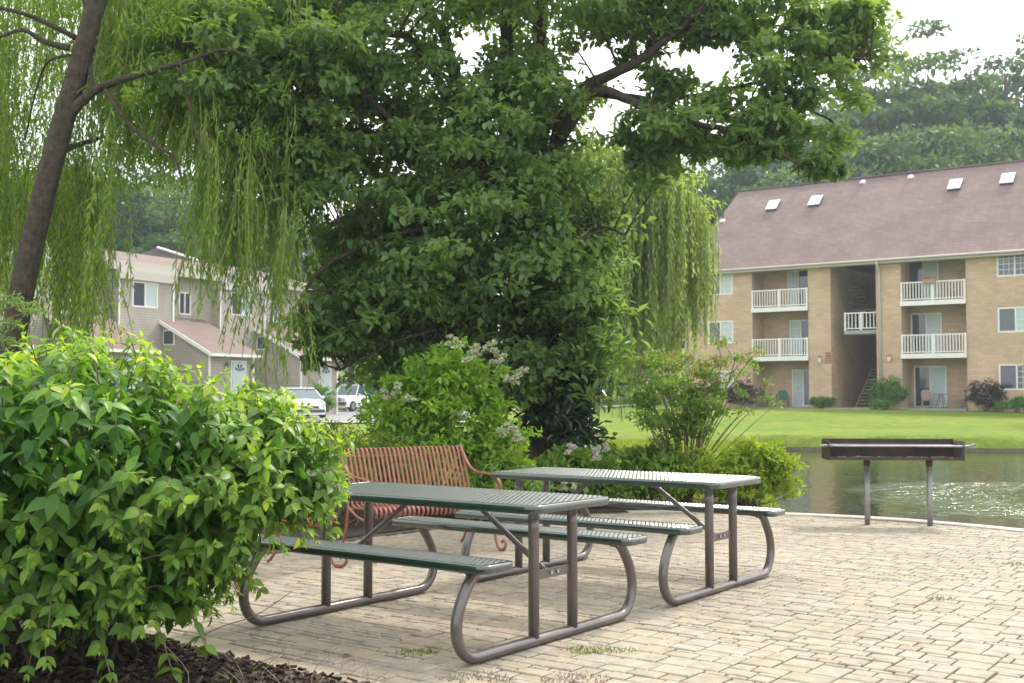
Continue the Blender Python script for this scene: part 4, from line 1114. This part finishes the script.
    # glossy dark leaves clothing the trunk and the low right side
    cl2 = []
    for k in range(60):
        f = random.random(); a = random.uniform(0, 2*PI); rr = .35+.25*random.random()
        cl2.append((np.array((rr*math.cos(a)+.05, rr*math.sin(a), .25+f*2.2)), .26))
    cl2 += [(np.array(V(random.uniform(545, 590), random.uniform(370, 455), random.uniform(14.6, 15.4))), .22) for _ in range(34)]
    crown(t, cl2, 40, .14, L['ivy'], name='trunk_ivy', aspect=.45)
    cl3 = [(np.array(V(random.gauss(600, 16), random.gauss(325, 34), random.uniform(14, 14.8))), random.uniform(.16, .28)) for _ in range(30)]
    crown(t, cl3, 26, .20, L['maple'], name='low_branch_leaves', aspect=.26, droop=.1, shape='simple')
central_tree()

# ---------- willows
def strands(parent, starts, m, lsize, lw, spacing, name='foliage', swing=.24, spread=.9, extra_tint=0):
    """starts: (x, y, z_top, length) hanging strands with narrow leaves"""
    P = []; D = []; N = []; T = []; mb = MB()
    for (x, y, z, ln) in starts:
        n = max(3, int(ln/spacing)); ph = random.uniform(0, 6.3); a = random.uniform(0, 6.3); am = swing*random.uniform(.4, 1.2)
        tt = random.random()*.55
        pts = []
        for i in range(n):
            f = i/n; s = f*ln
            pts.append((x+am*math.sin(s*1.3+ph)*f+am*.8*math.cos(a)*f, y+am*math.cos(s*1.1+ph)*f+am*.8*math.sin(a)*f, z-s))
        for k in range(0, n, 1):
            if random.random() < .5*(k/n)**3+.08: continue
            q = random.uniform(0, 6.3)
            P.append(tuple(np.array(pts[k])+rng.normal(size=3)*.018)); D.append((spread*math.cos(q)*random.uniform(.25, .8), spread*math.sin(q)*random.uniform(.25, .8), -1)); N.append((math.cos(q), math.sin(q), .5)); T.append(tt+random.random()*.45+extra_tint)
        st = max(1, n//7)
        mb.tube(pts[::st]+[pts[-1]], .0045 if lsize < .15 else .007, 3, cap=False)
    n = len(P); s = lsize*(1+rng.uniform(-.3, .3, n))
    leaves(name, P, D, N, s, s*lw, m, parent, 'narrow', T)
    return mb
def left_willow():
    base = Vector((-6.05, 13.0, 0)); t = thing('weeping_willow', 'tall weeping willow with a leaning bare trunk at the left edge and trailing strands', 'willow tree', base)
    V = lambda px, py, Y: at(px, py, Y)-base
    tr = MB()
    limb(tr, [Vector((-.05, 0, -.2)), V(8, 360, 13), V(28, 262, 13), V(55, 150, 13), V(84, 50, 13), V(102, -20, 13), V(130, -120, 13)], .155, .10, 16, 8)
    limb(tr, [V(66, 118, 13), V(92, 92, 12.9), V(120, 80, 12.8), V(155, 70, 12.6), V(185, 62, 12.5), V(225, 50, 12.4), V(262, 62, 12.3)], .068, .006, 10, 6, .01)
    limb(tr, [V(95, 20, 13), V(85, -10, 13), V(75, -60, 13)], .08, .05)
    limb(tr, [V(76, 38, 13), V(45, 22, 12.9), V(18, 12, 12.8), V(-20, 4, 12.7)], .035, .02)
    limb(tr, [V(70, 48, 13), V(45, 42, 12.9), V(22, 30, 12.8), V(-6, 40, 12.7)], .045, .015)
    limb(tr, [V(72, 55, 13), V(48, 62, 13.2), V(36, 90, 13.4), V(25, 140, 13.6)], .02, .01)
    limb(tr, [V(92, 92, 12.9), V(90, 70, 13), V(86, 55, 13.1)], .03, .02)
    limb(tr, [V(62, 150, 13), V(80, 144, 13.3), V(100, 138, 13.5), V(116, 133, 13.7)], .04, .012)
    limb(tr, [V(105, 90, 12.8), V(130, 125, 12.7), V(160, 148, 12.6), V(175, 158, 12.6), V(182, 185, 12.6)], .03, .01)
    limb(tr, [V(150, 150, 12.6), V(162, 122, 12.6), V(166, 112, 12.6)], .014, .008)
    limb(tr, [V(180, 60, 12.5), V(190, 110, 12.5), V(205, 160, 12.5)], .02, .008)
    limb(tr, [V(110, -60, 13), V(180, -80, 13.5), V(260, -60, 14), V(320, 0, 14.2)], .07, .02)
    limb(tr, [V(95, 0, 13), V(60, -60, 14), V(20, -80, 15), V(-40, -60, 16)], .07, .02)
    s = []
    def cur(x0, x1, y0, y1, Y0, Y1, n, rag=40, ylim=None):
        # gather strands in tufts
        m_ = max(1, n//7)
        for _ in range(m_):
            cx = random.uniform(x0, x1); Y = random.uniform(Y0, Y1); yb = y1-rag*1.6*random.random()**1.5
            if random.random() < .28: yb -= (y1-y0)*random.random()*.6
            for _ in range(random.randint(3, 8)):
                px = cx+random.gauss(0, 4.5); YY = Y+random.gauss(0, .15)
                a = V(px, random.uniform(y0-15, y0+(y1-y0)*.35), YY); b = V(px, yb+random.uniform(-rag*1.1, 10), YY)
                if a.z-b.z > .15: s.append((a.x, a.y, a.z, a.z-b.z))
    cur(-60, 22, -20, 380, 13.8, 16, 260, 60)
    cur(-90, 60, 120, 370, 13.6, 16, 170, 50)
    cur(55, 96, 120, 385, 13.6, 15, 130, 60)
    cur(55, 100, 200, 360, 14, 15.5, 60, 30)
    cur(103, 126, 60, 215, 13, 14, 56, 50)
    cur(105, 116, 120, 338, 12.8, 13.2, 28, 20)
    cur(128, 175, 60, 185, 13, 14, 60, 40)
    cur(170, 205, 60, 185, 12.8, 14, 84, 40)
    cur(203, 235, 110, 325, 12.6, 14, 150, 50)
    cur(232, 262, 120, 372, 12.6, 14, 110, 80)
    cur(262, 300, 110, 330, 12.8, 14.4, 100, 80)
    cur(283, 291, 200, 404, 12.7, 12.9, 30, 30)
    cur(300, 335, 130, 290, 13.5, 14.8, 60, 50)
    cur(90, 330, -60, 190, 13, 16, 330, 60)
    cur(-80, 120, -100, 170, 13.4, 16.5, 260, 60)
    cur(60, 300, -110, 60, 13, 17, 200, 60)
    mb = strands(t, s, L['willow'], .105, .22, .036, spread=1.3)
    for (a, b) in []: pass
    mb.build('strands', M['green_stem'], t)
    cl = [(np.array(V(random.uniform(-70, 330), random.uniform(-130, 60), random.uniform(13.5, 16.5))), random.uniform(.3, .5)) for _ in range(150)]
    cl += [(np.array(V(random.uniform(-110, 330), random.uniform(-60, 120), random.uniform(16.2, 18.5))), random.uniform(.4, .7)) for _ in range(170)]
    cl += [(np.array(V(random.uniform(95, 260), random.uniform(25, 125), random.uniform(12.9, 13.6))), random.uniform(.1, .2)) for _ in range(16)]
    cl += [(np.array(V(random.uniform(112, 235), random.uniform(70, 165), random.uniform(15.5, 17))), random.uniform(.3, .5)) for _ in range(80)]
    cl += [(np.array(V(random.uniform(-70, 70), random.uniform(60, 310), random.uniform(16, 18))), random.uniform(.4, .7)) for _ in range(130)]
    cl += [(np.array(V(random.uniform(110, 330), random.uniform(0, 190), random.uniform(12.6, 15.8))), random.uniform(.2, .36)) for _ in range(110)]
    crown(t, cl, 72, .10, L['willow'], name='crown', aspect=.24, shape='simple', droop=.7)
    tr.build('trunk', M['bark'], t, smooth=True)
    # feathery dark sprig at the left edge
    sp = thing('young_sapling', 'dark feathery sapling in front of the willow trunk at the far left edge', 'tree', (-4.45, 9.6, 0))
    st = MB(); limb(st, [(0, 0, 0), (.05, 0, .8), (-.05, 0, 1.6), (.0, 0, 2.1)], .02, .006, 6)
    bb = Vector(sp.location); cs = []
    for px, py in ((5, 300), (20, 305), (32, 312), (10, 325), (0, 340), (16, 345), (-10, 320), (-15, 300), (6, 365)):
        q = at(px, py, 9.6+random.uniform(-.2, .2))-bb; cs.append((np.array(q), .13)); twig_to(st, (0, 0, q.z-.15), q, .008, .003)
    st.build('trunk', M['stem'], sp, smooth=True); crown(sp, cs, 60, .055, L['maple'], name='crown', aspect=.3, shape='simple', flatz=.5)
left_willow()
def right_willow():
    base = Vector((2.45, 27, .1)); t = thing('weeping_willow', 'pale yellow-green weeping willow hanging beside the tan apartment building', 'willow tree', base)
    V = lambda px, py, Y: at(px, py, Y)-base
    tr = MB(); limb(tr, [Vector((-.8, 0, -.3)), Vector((-.7, 0, 2)), Vector((-.1, 0, 4)), Vector((.1, 0, 6))], .16, .08, 12)
    s = []; heads = []
    for _ in range(64):
        a = random.uniform(0, 2*PI); rr = random.uniform(.25, 1)**.6
        hx, hy = math.cos(a)*1.85*rr, math.sin(a)*2.2*rr
        hz = 7.45-2.0*rr**2+random.uniform(-.3, .4)-max(0, -hx)*.0
        heads.append((hx+.15, hy, hz)); limb(tr, [Vector((.2, 0, 4.2)), Vector((hx*.5, hy*.5, hz+.1)), Vector((hx+.15, hy, hz))], .05, .015, 5, 3)
    for hx, hy, hz in heads:
        low = random.uniform(.35, 2.2) if hx < .6 else random.uniform(1.2, 3.0)
        if hx > 1.6: low = random.uniform(2, 3.6)
        for _ in range(26):
            x, y = hx+random.gauss(0, .17), hy+random.gauss(0, .2); zt = hz+random.uniform(-.5, .25)-abs(random.gauss(0, .15))
            ln = (zt-low)*random.uniform(.55, 1.03)
            if ln > .3: s.append((x, y, zt, ln))
    mb = strands(t, s, L['willow_far'], .15, .24, .046, swing=.1, spread=1.1)
    mb.build('strands', M['green_stem'], t)
    cl = [(np.array((hx*1.0, hy*1.0, hz+random.uniform(-.3, .3))), .42) for hx, hy, hz in heads]
    crown(t, cl, 60, .15, L['willow_far'], name='crown', aspect=.25, droop=.8, shape='simple')
    tr.build('trunk', M['bark'], t, smooth=True)
right_willow()

# ---------- hydrangea and low planting behind the benches
def mound(name, label, cat, loc, lobes, n, per, size, m, aspect=.5, shape='simple', rr=(.1, .18), stem=True, zmin=-.4, group=None, droop=.15, clip=None):
    t = thing(name, label, cat, loc, 0, group); st = MB(); cl = []
    tot = sum(l[2] for l in lobes)
    for c, r, wgt in lobes:
        for q in shell(c, r, int(n*wgt/tot), .5, 1.0, zmin):
            if q[2] < .05: continue
            cl.append((q, random.uniform(*rr)))
            if stem and random.random() < .3: limb(st, [(c[0]*.2+random.uniform(-.08, .08), c[1]*.2+random.uniform(-.08, .08), 0), (q[0]*.55, q[1]*.55, q[2]*.45), tuple(q)], .010, .003, 5, 3)
    crown(t, cl, per, size, m, name='foliage', aspect=aspect, shape=shape, droop=droop)
    if stem: st.build('stems', M['stem'], t, smooth=True)
    return t, st
def panicle(parent, p, s=.09, m=None, name='flower_head'):
    cl = [(np.array((p[0]+random.gauss(0, s*.45), p[1]+random.gauss(0, s*.45), p[2]+random.uniform(-s*.6, s))), s*.42) for _ in range(5)]
    P, D, N = clump_leaves([c for c, r in cl], [r for c, r in cl], 60, 0, 1)
    leaves(name, P, D, rdir(len(P)), .024, .022, m or M['petal'], parent, 'simple', rng.random(len(P)))
hb = Vector((-.98, 12.75, 0))
hy_, _ = mound('hydrangea', 'tall light green hydrangea with creamy white flower heads behind the bench', 'shrub', hb,
             [((.12, 0, .95), (.80, .7, .92), 3), ((.35, 0, 1.25), (.62, .5, .72), 2), ((-.25, 0, .9), (.6, .5, .6), 1.4), ((.85, -.1, .62), (.38, .4, .45), .9), ((0, -.2, .55), (.85, .5, .5), 1.2)], 250, 32, .082, L['hyd'], .5, 'broad', (.10, .17))
for px, py in ((453, 344), (470, 357), (478, 352), (493, 350), (498, 363), (512, 382), (505, 435), (513, 431), (518, 442), (385, 398), (463, 418), (412, 405), (520, 375), (398, 392)):
    q = at(px, py, 12.25)-hb; panicle(hy_, q, .075)
mound('juniper_shrub', 'low feathery yellow-green shrub directly behind the backrest of the visible bench', 'shrub', (-1.75, 11.7, 0),
      [((0, 0, .45), (.75, .5, .62), 3), ((-.5, 0, .3), (.6, .5, .5), 1), ((.55, 0, .4), (.45, .4, .45), 1)], 200, 46, .06, L['juniper'], .22, 'simple', (.09, .15), droop=-.3)
mound('round_shrub', 'rounded mid green shrub in the bed between hydrangea and the nearer table', 'shrub', (-.15, 12.3, 0),
      [((0, 0, .25), (.5, .4, .4), 1)], 70, 40, .07, L['low'], .4, 'broad', (.08, .13))
pn, _ = mound('flowering_shrub', 'low leafy green shrub with pinkish white blooms behind the farther table', 'shrub', (.98, 13.9, 0),
      [((0, 0, .26), (.75, .5, .46), 2), ((.75, .1, .26), (.6, .5, .40), 2), ((-.45, -.2, .25), (.4, .4, .4), 1)], 200, 34, .105, L['low'], .42, 'broad', (.11, .17))
for px, py, Y in ((568, 452, 13.6), (597, 456, 13.5), (604, 447, 13.6), (563, 486, 13.3), (571, 488, 13.3), (533, 480, 13.3)):
    q = at(px, py, Y)-Vector((.98, 13.9, 0)); panicle(pn, q, .068, M['petal_pink'])
mound('lime_shrub', 'bright lime green low shrub at the water end of the farther table', 'shrub', (2.85, 13.75, 0),
      [((0, 0, .3), (.55, .45, .42), 2), ((-.55, 0, .25), (.55, .45, .4), 1.4), ((.1, 0, .55), (.35, .3, .25), .6)], 170, 34, .085, L['lime'], .42, 'broad', (.09, .15))
def sapling():
    b = Vector((2.1, 14.0, 0)); t = thing('crape_myrtle', 'slender many-stemmed sapling with reddish leaf tips behind the farther table', 'small tree', b)
    st = MB(); cl = []; tips = []
    for k in range(13):
        a = 2*PI*k/13+random.uniform(-.2, .2); rr = random.uniform(.35, 1.0)
        h = random.uniform(1.0, 1.85); ex, ey = math.cos(a)*rr*.85, math.sin(a)*rr*.6
        p = limb(st, [(ex*.08, ey*.08, 0), (ex*.3, ey*.3, h*.4), (ex*.75, ey*.75, h*.78), (ex*.95, ey*.95, h)], .016, .005, 6, 5)
        tips += p[8:]
        for _ in range(5):
            q = random.choice(p[6:]); e = q+Vector((random.uniform(-.25, .25), random.uniform(-.25, .25), random.uniform(.05, .3)))
            limb(st, [q, q.lerp(e, .5)+Vector((0, 0, .03)), e], .005, .002, 4, 3); tips.append(e); cl.append((np.array(e), .13))
    for _ in range(110):
        q = random.choice(tips); cl.append((np.array(q)+rng.normal(size=3)*.06, random.uniform(.08, .15)))
    for px, py in ((757, 352), (752, 372), (768, 384), (640, 392), (636, 405), (652, 422), (705, 378), (690, 372), (722, 365), (740, 360), (765, 400), (775, 405), (745, 412), (650, 400), (672, 385), (740, 395), (700, 400), (720, 410)):
        q = at(px, py, 14.0+random.uniform(-.3, .3))-b; cl.append((np.array(q), .13)); limb(st, [(q.x*.3, 0, q.z*.45), (q.x*.7, 0, q.z*.8), q], .008, .003, 5, 4)
    st.build('trunk', M['stem'], t, smooth=True)
    tint = [min(1, .15+.35*random.random()+(.25 if c[2] > 1.45 else 0)) for c, r in cl]
    crown(t, cl, 40, .058, L['myrtle'], name='crown', aspect=.48, shape='simple', tint=tint)
sapling()
# branch tips of a young tree at the right edge, on the far bank
def edge_tree():
    b = Vector((21.6, 45, .15)); t = thing('young_tree', 'young tree with yellow-green leaves just entering at the right edge before the flats', 'tree', b)
    st = MB(); limb(st, [(0, 0, -.1), (0, 0, 1.3), (.05, 0, 2.6), (0, 0, 3.6)], .07, .02, 8); cl = []
    for q in shell((0, 0, 2.5), (1.75, 1.6, 1.3), 80, .3, 1): cl.append((q, random.uniform(.2, .35))); twig_to(st, (0, 0, max(1.2, q[2]-.5)), q, .015, .005)
    st.build('trunk', M['bark'], t, smooth=True); crown(t, cl, 40, .12, L['lime'], aspect=.5, shape='simple')
edge_tree()

# ---------- shrubs by the buildings
def at_ground(px, Y):
    p = at(px, 400, Y); return Vector((p.x, Y, float(ground_z(p.x, Y))))
def house_shrub(name, label, px, Y, wd, h, m, size=.14, n=70, rr=(.14, .24), aspect=.4):
    p = at_ground(px, Y)
    mound(name, label, 'shrub', p, [((0, 0, h*.5), (wd/2, wd/2.2, h*.52), 1)], n, 36, size, m, aspect, 'simple', rr, zmin=-.9)
house_shrub('round_shrub', 'bright green round shrub at the foot of the cream downspout', 887, 59.3, 2.0, 1.6, L['round'])
house_shrub('purple_shrub', 'dark purple shrub against the wall right of the ground floor glass door', 985.5, 56.3, 1.75, 1.5, L['purple'], rr=(.16, .3))
house_shrub('low_shrub', 'low spreading green shrub between the white door and the stairwell', 822, 61.5, 1.3, .62, L['round'], n=40)
house_shrub('low_shrub', 'very low green plant tucked beside the stairwell steps', 882, 58.2, .9, .4, L['round'], n=24)
house_shrub('purple_shrub', 'dark purple shrub under the left windows of the flats behind the thin sapling', 741, 63.5, 2.0, 1.5, L['purple'])
house_shrub('low_shrub', 'low green shrub by the wall at the right edge beneath the lowest window', 1018, 54.6, 1.0, .75, L['round'], n=34)
house_shrub('low_shrub', 'tiny tuft of green by the wall between the purple shrub and the right edge', 1001, 55.5, .6, .4, L['juniper'], n=16)
house_shrub('clipped_shrub', 'ball-shaped green shrub by the last townhouse, left of the boxy white vehicle', 320, 62, 1.5, 1.7, L['round'], n=90)
house_shrub('clipped_shrub', 'green shrub just above the slotted grille of the boxy white vehicle', 345, 80, 1.9, 1.9, L['low'], n=80)
house_shrub('low_shrub', 'dark green shrub in front of the arched townhouse door', 252, 55, 1.3, 1.5, L['maple'], n=70)

# ---------- woods behind
def forest_tree(label, loc, h, wd, m, seed, airy=False):
    t = thing('woodland_tree', label, 'tree', loc, random.uniform(0, 6.3), 'woods behind the houses')
    st = MB(); top = limb(st, [(0, 0, -1), (.2, 0, h*.35), (-.1, .1, h*.7), (0, 0, h*.93)], .32, .06, 8, 5); cl = []
    n = 75 if airy else 100
    for q in shell((0, 0, h*.62), (wd/2, wd/2, h*.38), n, .35, 1.0, -.9):
        q = q+rng.normal(size=3)*np.array((.5, .5, .7))
        cl.append((q, random.uniform(.6, 1.15) if airy else random.uniform(.9, 1.6)))
        if random.random() < .35: twig_to(st, (0, 0, max(h*.25, q[2]-1.8)), q, .09, .02, .05)
    st.build('trunk', M['bark'], t, smooth=True); crown(t, cl, 105, .34, m, aspect=.62, shape='simple', flatz=.6, droop=.2)
    return t
protos = [forest_tree('', (0, 0, 0), 15, 9, L['forest'], 1), forest_tree('', (0, 0, 0), 15, 8, L['forest2'], 2), forest_tree('', (0, 0, 0), 15, 8, L['forest'], 3, True), forest_tree('', (0, 0, 0), 15, 7.5, L['forest2'], 4, True)]
used = set()
kinds = ['dense dark green', 'dense lighter green', 'open-crowned dark', 'open-crowned pale green']
def wood(px, Y, topy, k, label, wscale=1):
    p = at_ground(px, Y); top = at(px, topy, Y).z; s = (top-p.z)/15
    o = protos[k] if k not in used else copy_tree(protos[k]); used.add(k)
    o.location = p; o.scale = (s*wscale, s*wscale, s); o.rotation_euler = (0, 0, random.uniform(0, 6.3)); o['label'] = label
right = [(700, 98, 175, 0), (722, 92, 160, 0), (748, 100, 150, 1), (772, 96, 160, 0), (800, 104, 138, 0), (828, 98, 120, 1), (856, 104, 108, 0), (884, 100, 66, 3), (912, 108, 74, 1), (936, 100, 56, 3), (962, 106, 118, 0), (988, 112, 84, 2), (1012, 100, 50, 2), (1040, 104, 70, 1), (1070, 108, 60, 0), (905, 92, 128, 1), (975, 94, 128, 1), (850, 92, 140, 1), (790, 90, 168, 1)]
where = {700: 'directly behind the pale willow', 722: 'just left of the roof ridge end', 748: 'above the left end of the long roof', 772: 'behind the first skylight', 800: 'behind the second skylight', 828: 'above the lowest tip of the big maple branch',
         856: 'behind the left ridge vent pipe', 884: 'rising left of the right ridge vent pipe', 912: 'directly above the right ridge vent pipe', 936: 'tallest left of the sky gap over the roof', 962: 'low in the sky gap above the third skylight', 988: 'between the third and fourth skylights', 1012: 'above the fourth skylight, tallest at the right edge', 1040: 'cut by the right edge of the picture', 1070: 'beyond the right edge of the picture',
         905: 'low row, behind the ridge between the vent pipes', 975: 'low row, behind the ridge over the third skylight', 850: 'low row, behind the ridge at the hanging leaf tips', 790: 'low row, over the two left skylights'}
for px, Y, ty, k in right:
    wood(px, Y, ty, k, kinds[k]+' woodland tree '+where[px])
left = [(-20, 88, 180, 0, 'beyond the left edge behind the willow'), (20, 92, 175, 1, 'behind the leaning willow trunk'), (60, 88, 182, 0, 'between willow trunk and the first roofs'), (95, 95, 172, 0, 'left end of the wooded gap above the townhouses'), (125, 90, 180, 0, 'centre of the wooded gap above the townhouses'),
        (152, 98, 172, 0, 'behind the dark sloping roof'), (180, 88, 186, 1, 'just right of the dark sloping roof'), (210, 95, 176, 0, 'behind the hanging strands above the second porch'), (245, 90, 200, 1, 'behind the strands over the third small window'), (280, 96, 205, 0, 'above the last townhouse of the row'), (315, 92, 215, 1, 'behind the left edge of the big tree'),
        (350, 100, 225, 0, 'above the boxy white vehicle'), (390, 96, 240, 1, 'behind the left half of the big tree'), (430, 102, 230, 0, 'behind the hydrangea top'), (600, 105, 250, 0, 'above the red hydrant'), (570, 110, 240, 1, 'behind the trunk of the big tree'), (635, 98, 235, 0, 'behind the left side of the pale willow'), (668, 104, 215, 1, 'behind the middle of the pale willow')]
for px, Y, ty, k, lab in left: wood(px, Y, ty, k, kinds[k]+' woodland tree '+lab)
# undergrowth joining the woods
cl = []
for _ in range(700):
    x = random.uniform(-75, 95); Y = random.uniform(99, 106); z = float(ground_z(x, Y)); cl.append((np.array((x, Y, z+random.uniform(.3, 6.5))), random.uniform(1, 1.8)))
us = crown(None, cl, 26, .6, L['forest'], name='undergrowth', shape='simple', flatz=.8)
tag(us, 'dark continuous undergrowth filling the foot of the distant woods', 'undergrowth', kind='stuff')

# ---------- grass blades, weeds and litter
n = 90000
x = rng.uniform(-6, 8.5, n); y = 13.6+rng.random(n)**1.4*19
keep = (y > 13.9)&(ground_z(x, y) > -.25)
x = x[keep]; y = y[keep]; n = len(x)
P = np.stack([x, y, ground_z(x, y)-.02], 1); D = rng.normal(size=(n, 3))*.35; D[:, 2] = 1
o = leaves('lawn_grass', P, D, rng.normal(size=(n, 3)), rng.uniform(.05, .10, n), .012, L['grass'], None, 'simple')
tag(o, 'short bright lawn grass growing behind the planting bed', 'grass', kind='stuff')
def weed(px, py, label, n=60, r=.10, dry=False, h=.03):
    t = EYE*1.0; Y = F*EYE/(py-395.4); X = (px-512)/F*Y
    a = rng.random(n)*2*PI; rr = r*np.sqrt(rng.random(n)); P = np.stack([rr*np.cos(a)*1.4, rr*np.sin(a), np.full(n, -.004)], 1)
    D = rng.normal(size=(n, 3))*.7; D[:, 2] = np.abs(D[:, 2])+.35
    o = leaves('weed', P, D, rng.normal(size=(n, 3)), rng.uniform(.5, 1.2, n)*h, .006, M['straw'] if dry else L['juniper'], None, 'simple')
    o.location = (X, Y, 0); tag(o, label, 'weed', 'weeds between the pavers')
weed(586, 648, 'green weed tuft in the paver joints right of the nearest table foot', 140, .09)
weed(617, 648, 'sparse weed strip just right of the green tuft near the nearest table', 50, .07)
weed(418, 650, 'weed patch left of the nearest table foot', 110, .08)
weed(478, 676, 'brownish dry weed patch in front of the nearest table foot', 130, .12, True)
weed(575, 676, 'brownish dry weed patch at the bottom edge right of the nearest table', 130, .12, True)
weed(936, 597, 'pale dry tuft alone on the open pavers at the right', 60, .06, True)
weed(1012, 563, 'dry tuft at the right edge of the patio', 60, .08, True)
weed(580, 557, 'green tuft beside the far foot of the farther table', 70, .05)
def litter(px, py, s, rz):
    Y = F*EYE/(py-395.4); X = (px-512)/F*Y
    o = leaves('fallen_leaf', [(0, 0, 0)], [(1, .2, .15)], [(0, 0, 1)], s, s*.6, M['dead'], None, 'ovate')
    o.location = (X, Y, .008); o.rotation_euler = (.2, .1, rz); return o
tag(litter(344, 654, .05, .3), 'curled brown fallen leaf on the pavers near the mulch edge', 'leaf', 'fallen leaves')
tag(litter(803, 637, .035, 1.3), 'small brown fallen leaf on the open pavers at the lower right', 'leaf', 'fallen leaves')
tag(litter(812, 520, .04, 2.1), 'small dark fallen leaf near the kerb left of the grill', 'leaf', 'fallen leaves')
n = 420
x = rng.uniform(-2.4, 6, n); y = rng.uniform(4.4, 12.8, n); k_ = inside(x, y, POLY_IN); x = x[k_]; y = y[k_]; n = len(x)
D = rng.normal(size=(n, 3)); D[:, 2] *= .2; N = rng.normal(size=(n, 3))*.3; N[:, 2] = 1
o = leaves('leaf_crumbs', np.stack([x, y, np.full(n, .006)], 1), D, N, rng.uniform(.006, .02, n), rng.uniform(.003, .009, n), M['dead'], None, 'simple')
tag(o, 'tiny dark leaf crumbs and debris scattered over the pavers', 'debris', kind='stuff')
# dry stalks in the near bed and the bare twig over the pavers
dp = thing('dry_plant', 'pale dry leafless stalks sticking out of the mulch at the patio edge', 'plant', (-1.05, 5.2, 0))
st = MB()
for k in range(15):
    a = random.uniform(-.5, .5); b = random.uniform(-.18, .18); h = random.uniform(.08, .24)
    e = Vector((a+random.uniform(-.12, .12), b+random.uniform(-.05, .05), h)); limb(st, [(a, b, -.01), (a*1.0+random.uniform(-.02, .02), b, h*.5), e], .0022, .001, 4, 3)
    if random.random() < .5: limb(st, [e*.6+Vector((a, b, 0))*.4, e+Vector((random.uniform(-.06, .06), 0, -.02))], .0015, .0008, 4, 3)
st.build('stalks', M['straw'], dp)
sg = thing('small_weed', 'small yellow-green seedling in the mulch near the lowest shrub shoot', 'plant', (-1.27, 5.05, 0))
P, D, N = clump_leaves([(0, 0, .04), (.05, .03, .03), (-.04, 0, .03)], [.05]*3, 18); leaves('foliage', P, D, N, .03, .016, L['lime'], sg, 'simple')
tw = MB(); pts = [(-1.72, 6.0, .02), (-1.55, 6.15, .10), (-1.38, 6.3, .14), (-1.22, 6.45, .24)]; limb(tw, pts, .004, .002, 5)
limb(tw, [(-1.60, 6.1, .08), (-1.72, 6.2, .16), (-1.78, 6.25, .2)], .002, .001, 4)
tag(tw.build('bare_twig', M['stem'], smooth=True), 'thin bare twig arching from the mulch over the pavers toward the table foot', 'twig')

# ------------------------------------------------------------------ haze
hz = bpy.data.materials.new('haze'); hz.use_nodes = True; t = hz.node_tree; t.nodes.clear()
pv = t.nodes.new('ShaderNodeVolumePrincipled'); pv.inputs['Color'].default_value = (.80, .93, 1, 1); pv.inputs['Density'].default_value = .0007; pv.inputs['Anisotropy'].default_value = .3
mo = t.nodes.new('ShaderNodeOutputMaterial'); t.links.new(pv.outputs[0], mo.inputs['Volume'])
HAZE = True
if HAZE:
    tag(MB().box(-240, 240, -70, 310, -3, 48).build('haze', hz), 'thin summer haze over the whole scene', 'haze', kind='stuff')
